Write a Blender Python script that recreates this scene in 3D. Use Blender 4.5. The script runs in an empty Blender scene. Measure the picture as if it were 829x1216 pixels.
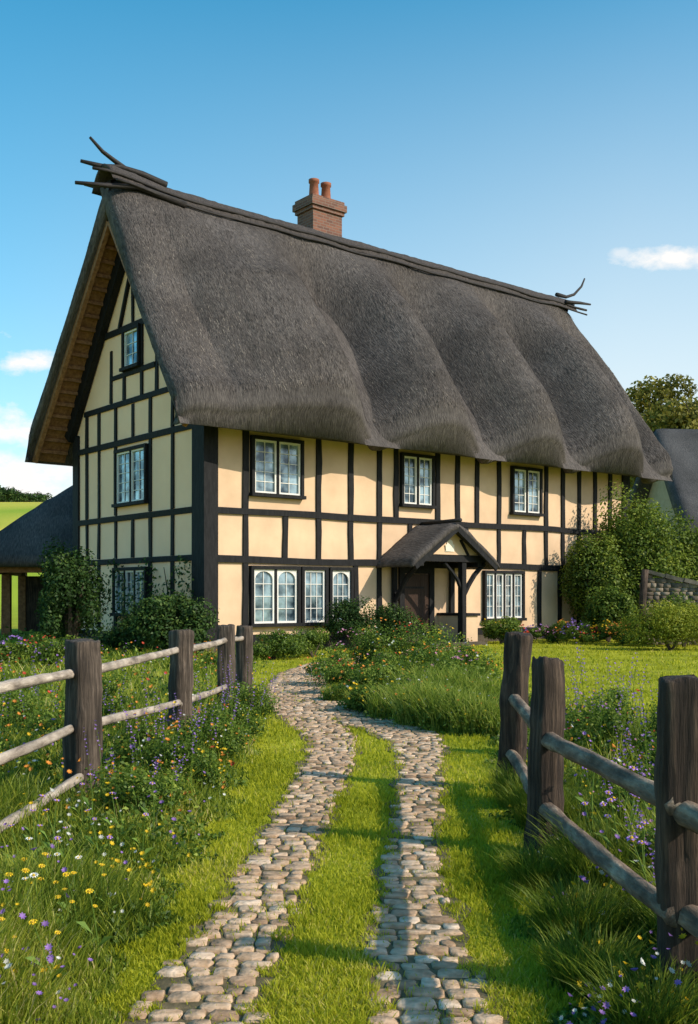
import bpy, bmesh, math, random
import numpy as np
from mathutils import Vector, Matrix, noise
random.seed(7); rng=np.random.default_rng(7)
scene=bpy.context.scene; COL=scene.collection
R=math.radians; pi=math.pi
H=1.5
# ------------------------------------------------------------------ helpers
def tag(o,label=None,cat=None,group=None,kind=None):
    if label: o['label']=label
    if cat: o['category']=cat
    if group: o['group']=group
    if kind: o['kind']=kind
    return o
def empty(name,loc=(0,0,0),rz=0,label=None,cat=None,group=None):
    o=bpy.data.objects.new(name,None); COL.objects.link(o); o.location=loc; o.rotation_euler=(0,0,rz)
    o.empty_display_size=.2
    return tag(o,label,cat,group)
class MB:
    def __init__(s): s.v=[]; s.f=[]
    def add(s,v,f):
        b=len(s.v); s.v+=[tuple(p) for p in v]; s.f+=[tuple(i+b for i in q) for q in f]; return s
    def box(s,a,b,j=0):
        x0,y0,z0=a; x1,y1,z1=b; J=lambda:random.uniform(-j,j)
        v=[(x+J(),y+J(),z+J()) for z in(z0,z1) for x,y in((x0,y0),(x1,y0),(x1,y1),(x0,y1))]
        return s.add(v,[(0,3,2,1),(4,5,6,7),(0,1,5,4),(1,2,6,5),(2,3,7,6),(3,0,4,7)])
    def bar(s,p,q,w,h,up=(0,0,1),j=0):
        p=Vector(p);q=Vector(q);d=(q-p).normalized();u=Vector(up);r=d.cross(u).normalized();u=r.cross(d).normalized()
        J=lambda:random.uniform(-j,j)
        v=[]
        for c in(p,q):
            for a,b in((-1,-1),(1,-1),(1,1),(-1,1)): v.append(c+r*(a*w/2+J())+u*(b*h/2+J()))
        return s.add(v,[(0,3,2,1),(4,5,6,7),(0,1,5,4),(1,2,6,5),(2,3,7,6),(3,0,4,7)])
    def tube(s,pts,rad,seg=10,rough=0,nscale=3):
        pts=[Vector(p) for p in pts]; n=len(pts); rings=[]; ref=None
        for i,p in enumerate(pts):
            d=(pts[min(i+1,n-1)]-pts[max(i-1,0)]).normalized()
            if ref is None: ref=Vector((0,1,0)) if abs(d.z)>.8 else Vector((0,0,1))
            r=d.cross(ref).normalized(); u=r.cross(d).normalized(); ref=u
            R_=rad[i] if hasattr(rad,'__len__') else rad
            ring=[]
            for k in range(seg):
                a=2*pi*k/seg; o=r*math.cos(a)+u*math.sin(a)
                q=R_*(1+rough*noise.noise(Vector((o.x*1.6+p.x*nscale,o.y*1.6+p.y*nscale,o.z*1.6+p.z*nscale))))
                ring.append(p+o*q)
            rings.append(ring)
        v=[q for r_ in rings for q in r_]; f=[]
        for i in range(n-1):
            for k in range(seg):
                k2=(k+1)%seg; f.append((i*seg+k,i*seg+k2,(i+1)*seg+k2,(i+1)*seg+k))
        f.append(tuple(range(seg-1,-1,-1))); f.append(tuple((n-1)*seg+k for k in range(seg)))
        return s.add(v,f)
    def build(s,name,mat,parent=None,smooth=False):
        m=bpy.data.meshes.new(name); m.from_pydata(s.v,[],s.f)
        bm=bmesh.new(); bm.from_mesh(m); bmesh.ops.recalc_face_normals(bm,faces=bm.faces); bm.to_mesh(m); bm.free()
        m.materials.append(mat)
        if smooth: m.polygons.foreach_set('use_smooth',[True]*len(m.polygons))
        o=bpy.data.objects.new(name,m); COL.objects.link(o)
        if parent: o.parent=parent
        return o
def npmesh(name,V,F,mat,parent=None,rnd=None,smooth=False):
    m=bpy.data.meshes.new(name); V=np.asarray(V,dtype=np.float32)
    m.vertices.add(len(V)); m.vertices.foreach_set('co',V.ravel())
    tot=np.concatenate([np.full(len(f),f.shape[1]) for f in F]); loops=np.concatenate([f.ravel() for f in F])
    m.loops.add(len(loops)); m.loops.foreach_set('vertex_index',loops.astype(np.int32))
    st=np.concatenate([[0],np.cumsum(tot)[:-1]])
    m.polygons.add(len(tot)); m.polygons.foreach_set('loop_start',st.astype(np.int32)); m.polygons.foreach_set('loop_total',tot.astype(np.int32))
    if smooth: m.polygons.foreach_set('use_smooth',np.ones(len(tot),dtype=bool))
    m.update(calc_edges=True)
    if rnd is not None:
        a=m.attributes.new('rnd','FLOAT','POINT'); a.data.foreach_set('value',np.asarray(rnd,dtype=np.float32))
    m.materials.append(mat)
    o=bpy.data.objects.new(name,m); COL.objects.link(o)
    if parent: o.parent=parent
    return o
# ------------------------------------------------------------------ materials
def new(name):
    m=bpy.data.materials.new(name); m.use_nodes=True; nt=m.node_tree; nt.nodes.clear()
    return m,nt,nt.nodes.new,nt.links.new
def ramp(N,stops):
    r=N('ShaderNodeValToRGB'); e=r.color_ramp.elements
    while len(e)<len(stops): e.new(.5)
    for i,(p,c) in enumerate(stops): e[i].position=p; e[i].color=(*c,1)
    return r
def surf(name,c1,c2,scale=5,stretch=(1,1,1),rough=.8,bump=.3,bdist=.02,c3=None,detail=6,spec=.3,second=None,metal=0):
    m,nt,N,L=new(name); out=N('ShaderNodeOutputMaterial'); p=N('ShaderNodeBsdfPrincipled'); L(p.outputs[0],out.inputs[0])
    tc=N('ShaderNodeTexCoord'); mp=N('ShaderNodeMapping'); mp.inputs['Scale'].default_value=stretch; L(tc.outputs['Object'],mp.inputs[0])
    n=N('ShaderNodeTexNoise'); n.inputs['Scale'].default_value=scale; n.inputs['Detail'].default_value=detail; n.inputs['Roughness'].default_value=.65; L(mp.outputs[0],n.inputs['Vector'])
    stops=[(.3,c1),(.7,c2)] if c3 is None else [(.28,c1),(.5,c2),(.72,c3)]
    r=ramp(N,stops); L(n.outputs[0],r.inputs[0])
    col=r.outputs[0]
    if second:
        n2=N('ShaderNodeTexNoise'); n2.inputs['Scale'].default_value=second[0]; n2.inputs['Detail'].default_value=5; L(tc.outputs['Object'],n2.inputs['Vector'])
        r2=ramp(N,[(.35,(second[1],)*3),(.65,(1,1,1))]); L(n2.outputs[0],r2.inputs[0])
        mx=N('ShaderNodeMixRGB'); mx.blend_type='MULTIPLY'; mx.inputs[0].default_value=1; L(col,mx.inputs[1]); L(r2.outputs[0],mx.inputs[2]); col=mx.outputs[0]
    L(col,p.inputs['Base Color']); p.inputs['Roughness'].default_value=rough; p.inputs['Metallic'].default_value=metal
    p.inputs['Specular IOR Level'].default_value=spec
    if bump:
        b=N('ShaderNodeBump'); b.inputs['Strength'].default_value=bump; b.inputs['Distance'].default_value=bdist; L(n.outputs[0],b.inputs['Height']); L(b.outputs[0],p.inputs['Normal'])
    return m
def leafmat(name,stops,tr=.35,gloss=.05):
    m,nt,N,L=new(name); out=N('ShaderNodeOutputMaterial'); a=N('ShaderNodeAttribute'); a.attribute_name='rnd'
    r=ramp(N,stops); L(a.outputs['Fac'],r.inputs[0])
    d=N('ShaderNodeBsdfDiffuse'); t=N('ShaderNodeBsdfTranslucent'); g=N('ShaderNodeBsdfGlossy'); g.inputs['Roughness'].default_value=.5; g.inputs['Color'].default_value=(.7,.8,.6,1)
    L(r.outputs[0],d.inputs[0]); L(r.outputs[0],t.inputs[0])
    m1=N('ShaderNodeMixShader'); m1.inputs[0].default_value=tr; L(d.outputs[0],m1.inputs[1]); L(t.outputs[0],m1.inputs[2])
    m2=N('ShaderNodeMixShader'); m2.inputs[0].default_value=gloss; L(m1.outputs[0],m2.inputs[1]); L(g.outputs[0],m2.inputs[2]); L(m2.outputs[0],out.inputs[0])
    return m
def attrmat(name,stops,rough=.85,bump=.4,scale=30,dist=.01):
    m,nt,N,L=new(name); out=N('ShaderNodeOutputMaterial'); p=N('ShaderNodeBsdfPrincipled'); L(p.outputs[0],out.inputs[0])
    a=N('ShaderNodeAttribute'); a.attribute_name='rnd'; r=ramp(N,stops); L(a.outputs['Fac'],r.inputs[0])
    tc=N('ShaderNodeTexCoord'); n=N('ShaderNodeTexNoise'); n.inputs['Scale'].default_value=scale; n.inputs['Detail'].default_value=7; L(tc.outputs['Object'],n.inputs['Vector'])
    r2=ramp(N,[(.3,(.62,.57,.50)),(.7,(1.1,1.1,1.1))]); L(n.outputs[0],r2.inputs[0])
    mx=N('ShaderNodeMixRGB'); mx.blend_type='MULTIPLY'; mx.inputs[0].default_value=1; L(r.outputs[0],mx.inputs[1]); L(r2.outputs[0],mx.inputs[2]); L(mx.outputs[0],p.inputs['Base Color'])
    p.inputs['Roughness'].default_value=rough; p.inputs['Specular IOR Level'].default_value=.2
    b=N('ShaderNodeBump'); b.inputs['Strength'].default_value=bump; b.inputs['Distance'].default_value=dist; L(n.outputs[0],b.inputs['Height']); L(b.outputs[0],p.inputs['Normal'])
    return m
M={}
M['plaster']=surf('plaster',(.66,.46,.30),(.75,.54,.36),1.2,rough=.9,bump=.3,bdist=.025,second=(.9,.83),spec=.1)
M['plastergable_lift']=surf('plaster_shade_lift',(.94,.60,.39),(.96,.64,.43),1.2,rough=.9,bump=.3,bdist=.025,second=(.9,.94),spec=.1)  # copy of the plaster, colour lightened to make up for the gable's missing sun
M['timber']=surf('black_timber',(.004,.0045,.006),(.018,.018,.020),6,(3,3,.6),rough=.7,bump=.7,bdist=.02,spec=.2)
M['brownwood']=surf('brown_wood',(.14,.06,.025),(.36,.18,.08),5,(2,2,2),rough=.7,bump=.4)
M['thatch']=surf('thatch',(.042,.038,.038),(.110,.098,.093),6,(7,.9,.9),rough=.95,bump=.9,bdist=.06,c3=(.20,.178,.165),detail=12,second=(.6,.62),spec=.1)
M['thatchblue']=surf('slate_grey_thatch',(.038,.040,.044),(.088,.088,.092),8,(7,1.2,1.2),rough=.95,bump=.9,bdist=.05,c3=(.14,.138,.14),detail=9,second=(.6,.6),spec=.1)
M['thatch_strand']=attrmat('thatch_strand',[(0,(.028,.025,.025)),(.45,(.105,.092,.087)),(.8,(.21,.185,.168)),(1,(.38,.335,.29))],bump=0)
M['ridge']=surf('ridge_thatch',(.030,.026,.025),(.095,.08,.073),5,(6,1.2,1.2),rough=.95,bump=1,bdist=.06,detail=10)
M['pole']=surf('ridge_pole',(.008,.007,.008),(.04,.034,.032),6,(1,4,4),rough=.7,bump=.6)
M['white']=surf('window_paint',(.66,.64,.60),(.78,.76,.72),8,rough=.5,bump=.1)
M['door']=surf('door_wood',(.016,.009,.006),(.055,.026,.016),4,(8,8,.7),rough=.5,bump=.5)
M['iron']=surf('iron',(.015,.015,.016),(.04,.04,.042),20,rough=.4,bump=.1,metal=.8)
M['pot']=surf('chimney_pot',(.20,.07,.04),(.34,.13,.075),8,rough=.85,bump=.3)
M['postdark']=surf('post_wood_dark',(.010,.007,.006),(.060,.041,.030),4.5,(7,7,.45),rough=.85,bump=1,bdist=.035,c3=(.19,.13,.09),detail=11,second=(3,.5))
M['postgrey']=surf('post_wood_grey',(.018,.014,.012),(.090,.068,.052),4.5,(7,7,.45),rough=.85,bump=1,bdist=.035,c3=(.24,.185,.145),detail=11,second=(3,.5))
M['railpale']=surf('rail_wood_pale',(.15,.115,.09),(.42,.35,.285),5,(4,.8,4),rough=.85,bump=.9,bdist=.02,c3=(.62,.54,.45),detail=9,second=(5,.55))
M['railgrey']=surf('rail_wood_brown',(.055,.036,.025),(.22,.155,.11),5,(4,.8,4),rough=.85,bump=1,bdist=.025,c3=(.50,.39,.28),detail=9,second=(4,.5))
M['stone']=attrmat('cobble',[(0,(.27,.175,.11)),(.35,(.47,.325,.215)),(.7,(.59,.43,.30)),(1,(.70,.55,.42))],scale=22,bump=1,dist=.016)
M['wallstone']=attrmat('wall_stone',[(0,(.09,.075,.06)),(.5,(.20,.165,.13)),(1,(.34,.29,.235))],scale=9,bump=.8)
M['soil']=surf('soil',(.06,.055,.025),(.20,.15,.08),9,rough=.95,bump=.8,bdist=.03,detail=9)
M['bark']=surf('bark',(.03,.022,.015),(.10,.075,.055),6,(4,4,1),rough=.9,bump=.8)
M['cream']=surf('plaque',(.70,.63,.5),(.80,.75,.65),6,rough=.6,bump=.1)
M['farplaster']=surf('far_plaster',(.35,.28,.18),(.45,.36,.25),3,rough=.9,bump=.2)
M['soil2']=surf('coping_stone',(.10,.085,.07),(.24,.20,.16),6,rough=.9,bump=.6,bdist=.02)
m,nt,N,L=new('glass'); out=N('ShaderNodeOutputMaterial'); p=N('ShaderNodeBsdfPrincipled'); L(p.outputs[0],out.inputs[0])
tc=N('ShaderNodeTexCoord'); n=N('ShaderNodeTexNoise'); n.inputs['Scale'].default_value=1.9; n.inputs['Detail'].default_value=5; L(tc.outputs['Object'],n.inputs['Vector'])
r=ramp(N,[(.40,(.03,.055,.08)),(.62,(.36,.50,.58))]); L(n.outputs[0],r.inputs[0]); L(r.outputs[0],p.inputs['Base Color'])
p.inputs['Roughness'].default_value=.12; p.inputs['Metallic'].default_value=.45; p.inputs['Specular IOR Level'].default_value=.8
b=N('ShaderNodeBump'); b.inputs['Strength'].default_value=.2; b.inputs['Distance'].default_value=.02; L(n.outputs[0],b.inputs['Height']); L(b.outputs[0],p.inputs['Normal']); M['glass']=m
m,nt,N,L=new('brick'); out=N('ShaderNodeOutputMaterial'); p=N('ShaderNodeBsdfPrincipled'); L(p.outputs[0],out.inputs[0])
tc=N('ShaderNodeTexCoord'); sp=N('ShaderNodeSeparateXYZ'); L(tc.outputs['Object'],sp.inputs[0]); ad=N('ShaderNodeMath'); L(sp.outputs[0],ad.inputs[0]); L(sp.outputs[1],ad.inputs[1])
cb=N('ShaderNodeCombineXYZ'); L(ad.outputs[0],cb.inputs[0]); L(sp.outputs[2],cb.inputs[1])
bt=N('ShaderNodeTexBrick'); L(cb.outputs[0],bt.inputs['Vector']); bt.inputs['Scale'].default_value=1; bt.inputs['Brick Width'].default_value=.26; bt.inputs['Row Height'].default_value=.09; bt.inputs['Mortar Size'].default_value=.010
bt.inputs['Color1'].default_value=(.22,.09,.055,1); bt.inputs['Color2'].default_value=(.12,.055,.04,1); bt.inputs['Mortar'].default_value=(.20,.15,.12,1)
L(bt.outputs[0],p.inputs['Base Color']); p.inputs['Roughness'].default_value=.9; b=N('ShaderNodeBump'); b.inputs['Strength'].default_value=.6; b.inputs['Distance'].default_value=.015; L(bt.outputs['Fac'],b.inputs['Height']); b.invert=True; L(b.outputs[0],p.inputs['Normal']); M['brick']=m
M['lawn']=leafmat('lawn_blades',[(0,(.17,.20,.012)),(.5,(.38,.40,.022)),(.85,(.52,.52,.045)),(1,(.64,.54,.16))],.5,.01)
M['meadow']=leafmat('meadow_blades',[(0,(.06,.11,.014)),(.5,(.24,.30,.026)),(.85,(.46,.47,.06)),(1,(.66,.56,.25))],.52,.02)
M['weed']=leafmat('weed_leaves',[(0,(.025,.06,.012)),(.6,(.13,.21,.027)),(1,(.34,.41,.065))],.45,.02)
M['tuss']=leafmat('tussock_blades',[(0,(.06,.12,.015)),(.5,(.23,.31,.03)),(1,(.48,.50,.11))],.5,.02)
M['darkleaf']=leafmat('dark_leaves',[(0,(.012,.030,.010)),(.6,(.036,.080,.018)),(1,(.11,.17,.035))],.3,.02)
M['midleaf']=leafmat('mid_leaves',[(0,(.03,.065,.012)),(.6,(.12,.19,.026)),(1,(.29,.36,.05))],.4,.02)
M['bushleaf']=leafmat('bush_leaves',[(0,(.03,.060,.011)),(.6,(.14,.20,.026)),(1,(.33,.38,.055))],.4,.02)
M['hedge']=leafmat('hedge_leaves',[(0,(.10,.14,.012)),(.6,(.28,.32,.03)),(1,(.46,.45,.06))],.4,.02)
M['yelleaf']=leafmat('yellow_green_leaves',[(0,(.07,.07,.012)),(.6,(.20,.185,.03)),(1,(.36,.30,.06))],.35,.02)
FC={'yellow':(.90,.60,.03),'white':(.85,.85,.80),'purple':(.40,.22,.65),'orange':(.90,.34,.06),'red':(.72,.09,.05),'pink':(.72,.32,.52)}
for k,c in FC.items():
    M['f_'+k]=leafmat('petal_'+k,[(0,tuple(x*.6 for x in c)),(1,c)],.35,.02)
# ------------------------------------------------------------------ path tables
LT=np.array([(2.2,-.84,-.38),(3.61,-.75,-.33),(4.34,-.69,-.28),(5.2,-.62,-.23),(6.25,-.54,-.17),(7.5,-.48,-.08),(8.6,-.42,0),(9.7,-.38,.06),(10.6,-.42,.06),(11.3,-.55,-.02),(12.,-.72,-.13),(13.2,-.96,-.35),(14.76,-1.15,-.62),(16.8,-1.32,-.85),(19.4,-1.30,-.82),(21.7,-.95,-.45),(24,-.1,.42),(26,.9,1.45),(28.9,2.2,2.8)])
RT=np.array([(2.2,.09,.60),(3.61,.09,.53),(4.34,.10,.49),(5.2,.17,.49),(6.25,.26,.54),(7.5,.35,.65),(8.6,.43,.77),(9.7,.45,.89),(10.6,.38,.94),(11.3,.20,.88),(12.,-.07,.72),(13.2,-.35,.38),(14.76,-.62,-.05),(16.8,-.85,-.35),(19.4,-.82,-.32),(21.7,-.45,.08),(24,.42,.95),(26,1.45,2.0),(28.9,2.8,3.4)])
def ti(T,y): return np.interp(y,T[:,0],T[:,1]),np.interp(y,T[:,0],T[:,2])
MLT=np.array([(2,-.95),(3.6,-.90),(4.9,-.86),(6,-.84),(7.2,-.80),(10.5,-.92),(12,-1.15),(14.7,-1.5),(19,-1.75),(25,-1.6),(30,-1.5)])
MRT=np.array([(2,.72),(3.6,.74),(4.67,.80),(6,.96),(8,1.14),(9.5,1.32),(11.3,1.55),(11.6,40),(60,40)])
def wob(x,y): return .06*np.sin(5.3*y+1.2)+.05*np.sin(11.1*y+.4)+.03*np.sin(23*y)
C0=np.array([-3.625,26.0]); TD=np.array([.775,.632]); ND=np.array([.632,-.775])
def local(x,y):
    dx=x-C0[0];dy=y-C0[1]; return dx*TD[0]+dy*TD[1], dx*ND[0]+dy*ND[1]
# ------------------------------------------------------------------ ground
def gh(x,y):
    s=lambda v: np.clip(v,0,1)**2*(3-2*np.clip(v,0,1))
    hill=15.5*s((y-48)/150)*s((-x+60)/80)+5*s((y-80)/200)
    return hill+ 8*s((y-300)/400)*(np.sin(x/90)+1)
u=np.linspace(-1,1,141); gx=np.sinh(u*5.2)/np.sinh(5.2)*900
v=np.linspace(-.45,1,161); gy=np.sinh(v*4.6)/np.sinh(4.6)*1200+10
X,Y=np.meshgrid(gx,gy); Z=gh(X,Y)
V=np.stack([X.ravel(),Y.ravel(),Z.ravel()],1); nx=len(gx); ny=len(gy)
i,j=np.meshgrid(np.arange(nx-1),np.arange(ny-1)); a=(j*nx+i).ravel()
F=np.stack([a,a+1,a+nx+1,a+nx],1)
m,nt,N,L=new('ground_grass'); out=N('ShaderNodeOutputMaterial'); p=N('ShaderNodeBsdfPrincipled'); L(p.outputs[0],out.inputs[0]); p.inputs['Roughness'].default_value=.95; p.inputs['Specular IOR Level'].default_value=.1
tc=N('ShaderNodeTexCoord'); n=N('ShaderNodeTexNoise'); n.inputs['Scale'].default_value=1.3; n.inputs['Detail'].default_value=9; L(tc.outputs['Object'],n.inputs['Vector'])
r=ramp(N,[(.3,(.17,.19,.016)),(.55,(.31,.33,.022)),(.75,(.41,.40,.04))]); L(n.outputs[0],r.inputs[0])
n2=N('ShaderNodeTexNoise'); n2.inputs['Scale'].default_value=.018; n2.inputs['Detail'].default_value=3; L(tc.outputs['Object'],n2.inputs['Vector'])
r2=ramp(N,[(.35,(.20,.30,.02)),(.5,(.32,.40,.03)),(.55,(.52,.45,.07)),(.7,(.24,.33,.03))]); L(n2.outputs[0],r2.inputs[0])
sp=N('ShaderNodeSeparateXYZ'); L(tc.outputs['Object'],sp.inputs[0]); mr=N('ShaderNodeMapRange'); mr.inputs['From Min'].default_value=45; mr.inputs['From Max'].default_value=70; L(sp.outputs[1],mr.inputs[0])
mx=N('ShaderNodeMixRGB'); L(mr.outputs[0],mx.inputs[0]); L(r.outputs[0],mx.inputs[1]); L(r2.outputs[0],mx.inputs[2]); L(mx.outputs[0],p.inputs['Base Color'])
n3=N('ShaderNodeTexNoise'); n3.inputs['Scale'].default_value=45; n3.inputs['Detail'].default_value=5; L(tc.outputs['Object'],n3.inputs['Vector'])
b=N('ShaderNodeBump'); b.inputs['Strength'].default_value=.8; b.inputs['Distance'].default_value=.03; L(n3.outputs[0],b.inputs['Height']); L(b.outputs[0],p.inputs['Normal'])
tag(npmesh('ground',V,[F],m,smooth=True),kind='structure')
def strip(T,pad,z):
    ys=np.arange(2.2,28.9,.1); l,r_=ti(T,ys); nn=len(ys)
    wl=pad*(1+.8*np.sin(ys*7.1)+.6*np.sin(ys*17.3)); wr=pad*(1+.8*np.sin(ys*6.3+2)+.6*np.sin(ys*15.7))
    V=np.zeros((nn*2,3)); V[0::2,0]=l-wl; V[1::2,0]=r_+wr; V[0::2,1]=ys; V[1::2,1]=ys; V[:,2]=z
    k=np.arange(nn-1)*2; return V,np.stack([k,k+1,k+3,k+2],1)
Va,Fa=strip(LT,.04,.004); Vb,Fb=strip(RT,.04,.008)
tag(npmesh('path_bed',np.concatenate([Va,Vb]),[np.concatenate([Fa,Fb+len(Va)])],M['soil']),kind='structure')
SV=[];SF8=[];SF4=[];SR=[];cnt=0
def stone(cx,cy,a,b,rot,h,val,tx=0,ty=0):
    global cnt
    K=10; ca,sa=math.cos(rot),math.sin(rot); e=[random.uniform(.84,1.10) for _ in range(K)]; ph=random.uniform(0,1)
    for sc,zz in((1.0,-.004),(.985,h*.72),(.90,h),):
        for k in range(K):
            t=2*pi*(k+ph)/K; c,s_=math.cos(t),math.sin(t)
            x=math.copysign(abs(c)**.45,c)*a*sc*e[k]; y=math.copysign(abs(s_)**.45,s_)*b*sc*e[k]
            SV.append((cx+x*ca-y*sa,cy+x*sa+y*ca,zz+tx*x+ty*y+random.uniform(-.001,.001)))
            SR.append(val)
    for q in(0,1):
        for k in range(K):
            k2=(k+1)%K; SF4.append((cnt+q*K+k,cnt+q*K+k2,cnt+(q+1)*K+k2,cnt+(q+1)*K+k))
    SF8.append(tuple(cnt+2*K+k for k in range(K))); cnt+=3*K
for T in(LT,RT):
    y=2.3
    while y<28.8:
        dy=random.uniform(.065,.11)*(1 if y<12 else 1.25)
        l,r_=ti(T,y); l2,r2_=ti(T,y+.3); rot=math.atan2(.3,((l2+r2_)-(l+r_))/2)-pi/2
        x=l+random.uniform(-.05,.05); re=r_+random.uniform(-.05,.04)
        while x<re-.03:
            cw=random.uniform(.075,.165)
            if x+cw>re+.02: cw=max(.05,re-x)
            if random.random()>.05 and cw>.045:
                cyy=y+dy/2+random.uniform(-.012,.012)+(x+cw/2-(l+r_)/2)*math.tan(rot)*.5
                stone(x+cw/2,cyy,cw*.465,dy*.455,rot*.5+random.uniform(-.11,.11),random.uniform(.012,.021),min(1,max(0,random.gauss(.5,.24))),random.uniform(-.05,.05),random.uniform(-.05,.05))
            x+=cw
        y+=dy
tag(npmesh('path',np.array(SV),[np.array(SF4),np.array(SF8)],M['stone'],rnd=SR),kind='structure')
# ------------------------------------------------------------------ blades
def blades(x,y,h,w,lean,z0=0,dirn=None):
    n=len(x); an=rng.uniform(0,2*pi,n); d=np.stack([np.cos(an),np.sin(an),np.zeros(n)],1)
    la=rng.uniform(0,2*pi,n) if dirn is None else dirn
    ld=np.stack([np.cos(la),np.sin(la),np.zeros(n)],1)*lean[:,None]
    base=np.stack([x,y,np.zeros(n)+z0],1); up=np.array([0,0,1.])
    h=h[:,None]; w=w[:,None]
    P=[base-d*w/2,base+d*w/2,
       base+up*h*.45+ld*.22-d*w*.45,base+up*h*.45+ld*.22+d*w*.45,
       base+up*h*.82+ld*.62-d*w*.3,base+up*h*.82+ld*.62+d*w*.3,
       base+up*h+ld]
    V=np.stack(P,1).reshape(-1,3); k=np.arange(n)*7
    F4=np.concatenate([np.stack([k,k+1,k+3,k+2],1),np.stack([k+2,k+3,k+5,k+4],1)]); F3=np.stack([k+4,k+5,k+6],1)
    return V,F4,F3
def smooth_noise(x,y,s=1.0):
    return .5+.25*(np.sin(x*1.7*s+y*.9*s)+np.sin(-x*1.1*s+y*2.3*s+1.7))+.12*np.sin(x*5.1*s+y*4.3*s)
def hfield(x,y):
    f=np.ones_like(x)
    f*=1-.55*np.exp(-((x+1.75)/.6)**2-((y-5.9)/1.6)**2)
    f*=1-.60*np.exp(-((x-1.05)/.42)**2)*(y<9)
    return f
NB=420000
uu=rng.uniform(1/36,1/2.6,NB); yy=1/uu; xx=rng.uniform(-1,1,NB)*(.40*yy+.9)
l0,l1=ti(LT,yy); r0,r1=ti(RT,yy); ml=np.interp(yy,MLT[:,0],MLT[:,1])+wob(xx,yy); mrr=np.interp(yy,MRT[:,0],MRT[:,1])+wob(xx+3,yy+2)
eL=.035*np.sin(yy*31)+.03*np.sin(yy*17+1); onp=((xx>l0+eL+.015)&(xx<l1-eL-.015))|((xx>r0+eL+.015)&(xx<r1-eL-.015))
onp|=(yy>12.4)&(xx>l0)&(xx<r1)
t_,n_=local(xx,yy); inhouse=(n_<.15)&(t_>-.2)&(t_<18)
patchy=(smooth_noise(xx*6,yy*6,1.7)>.62)
keep=~inhouse & (~onp | (rng.random(NB)<np.where(patchy,.15,.04))) & (yy<36)
mead=(xx<ml)|(xx>mrr)
kl=keep&~mead
x=xx[kl];y=yy[kl];hh=(.012+.024*rng.random(len(x)))*(1+.9*(smooth_noise(x,y,2.2)-.5)); hh=np.where(onp[kl],hh*.8,hh); hh*=1+.03*y
V,F4,F3=blades(x,y,hh,.0018+.00085*y,hh*rng.uniform(.1,1.0,len(x)))
val=np.clip(rng.normal(.55,.17,len(x))+.45*(smooth_noise(x+4,y,1.3)-.5),0,1)
tag(npmesh('lawn_grass',V,[F4,F3],M['lawn'],rnd=np.repeat(val,7)),'short sunlit grass on the verges, lawn and strip between the cobbled tracks','grass',kind='stuff')
km=keep&mead
x=xx[km];y=yy[km]; edge=np.clip(np.where(x<0,ml[km]-x,x-mrr[km])/.45,0.12,1)
hh=(.08+.28*rng.random(len(x))**1.6)*edge*(.55+.85*smooth_noise(x,y,1.1))*np.clip(1.15-.02*y,.6,1.1)*hfield(x,y)
V,F4,F3=blades(x,y,hh,.0022+.00095*y,hh*rng.uniform(.1,.8,len(x)))
val=np.clip(rng.normal(.48,.24,len(x))+.5*(smooth_noise(x,y,1.9)-.5)-.12*(x>0),0,1)
tag(npmesh('meadow_grass',V,[F4,F3],M['meadow'],rnd=np.repeat(val,7)),'tall uncut meadow grass around both wooden fences','grass',kind='stuff')
def leaves(P,Nn,size,asp=.5):
    n=len(P); Nn=Nn/np.linalg.norm(Nn,axis=1,keepdims=True)
    r_=rng.normal(size=(n,3)); a=np.cross(Nn,r_); a/=np.linalg.norm(a,axis=1,keepdims=True); b=np.cross(Nn,a)
    s=size[:,None]
    V=np.stack([P-a*s*.5,P+b*s*asp*.5+Nn*s*.08,P+a*s*.5,P-b*s*asp*.5+Nn*s*.08],1).reshape(-1,3); k=np.arange(n)*4
    return V,np.stack([k,k+1,k+2,k+3],1)
sel=np.where(km)[0]; sel=rng.choice(sel,min(len(sel),60000),replace=False)
x=xx[sel];y=yy[sel]; edge=np.clip(np.where(x<0,ml[sel]-x,x-mrr[sel])/.5,0.1,1)
z=rng.random(len(x))**.8*.30*edge*(.3+1.1*smooth_noise(x+9,y+3,1.5))*hfield(x,y)
ok=smooth_noise(x+9,y+3,1.5)>.42; x,y,z=x[ok],y[ok],z[ok]
V,F=leaves(np.stack([x,y,z],1),np.stack([rng.normal(size=len(x)),rng.normal(size=len(x)),np.full(len(x),.9)],1),.018+.0042*y*rng.uniform(.5,1.2,len(x)),.5)
tag(npmesh('meadow_weeds',V,[F],M['weed'],rnd=np.repeat(rng.random(len(x)),4)),'leafy green weeds filling the meadow under the fences','weeds',kind='stuff')
def flowers(P,size,seg=7):
    n=len(P); Nn=np.stack([rng.normal(0,.5,n),rng.normal(-.45,.5,n),np.ones(n)],1); Nn/=np.linalg.norm(Nn,axis=1,keepdims=True)
    a=np.cross(Nn,np.array([[0,1.,.1]])); a/=np.linalg.norm(a,axis=1,keepdims=True); b=np.cross(Nn,a)
    out=[P-Nn*size[:,None]*.25]
    for k in range(seg*2):
        t=pi*k/seg; rr=size*(.5 if k%2==0 else .28)
        out.append(P+(a*math.cos(t)+b*math.sin(t))*rr[:,None]+Nn*(size*.06)[:,None])
    V=np.stack(out,1).reshape(-1,3); m_=seg*2+1; k=np.arange(n)*m_
    F=np.concatenate([np.stack([k,k+1+q,k+1+(q+1)%(seg*2)],1) for q in range(seg*2)]); return V,F,m_
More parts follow.
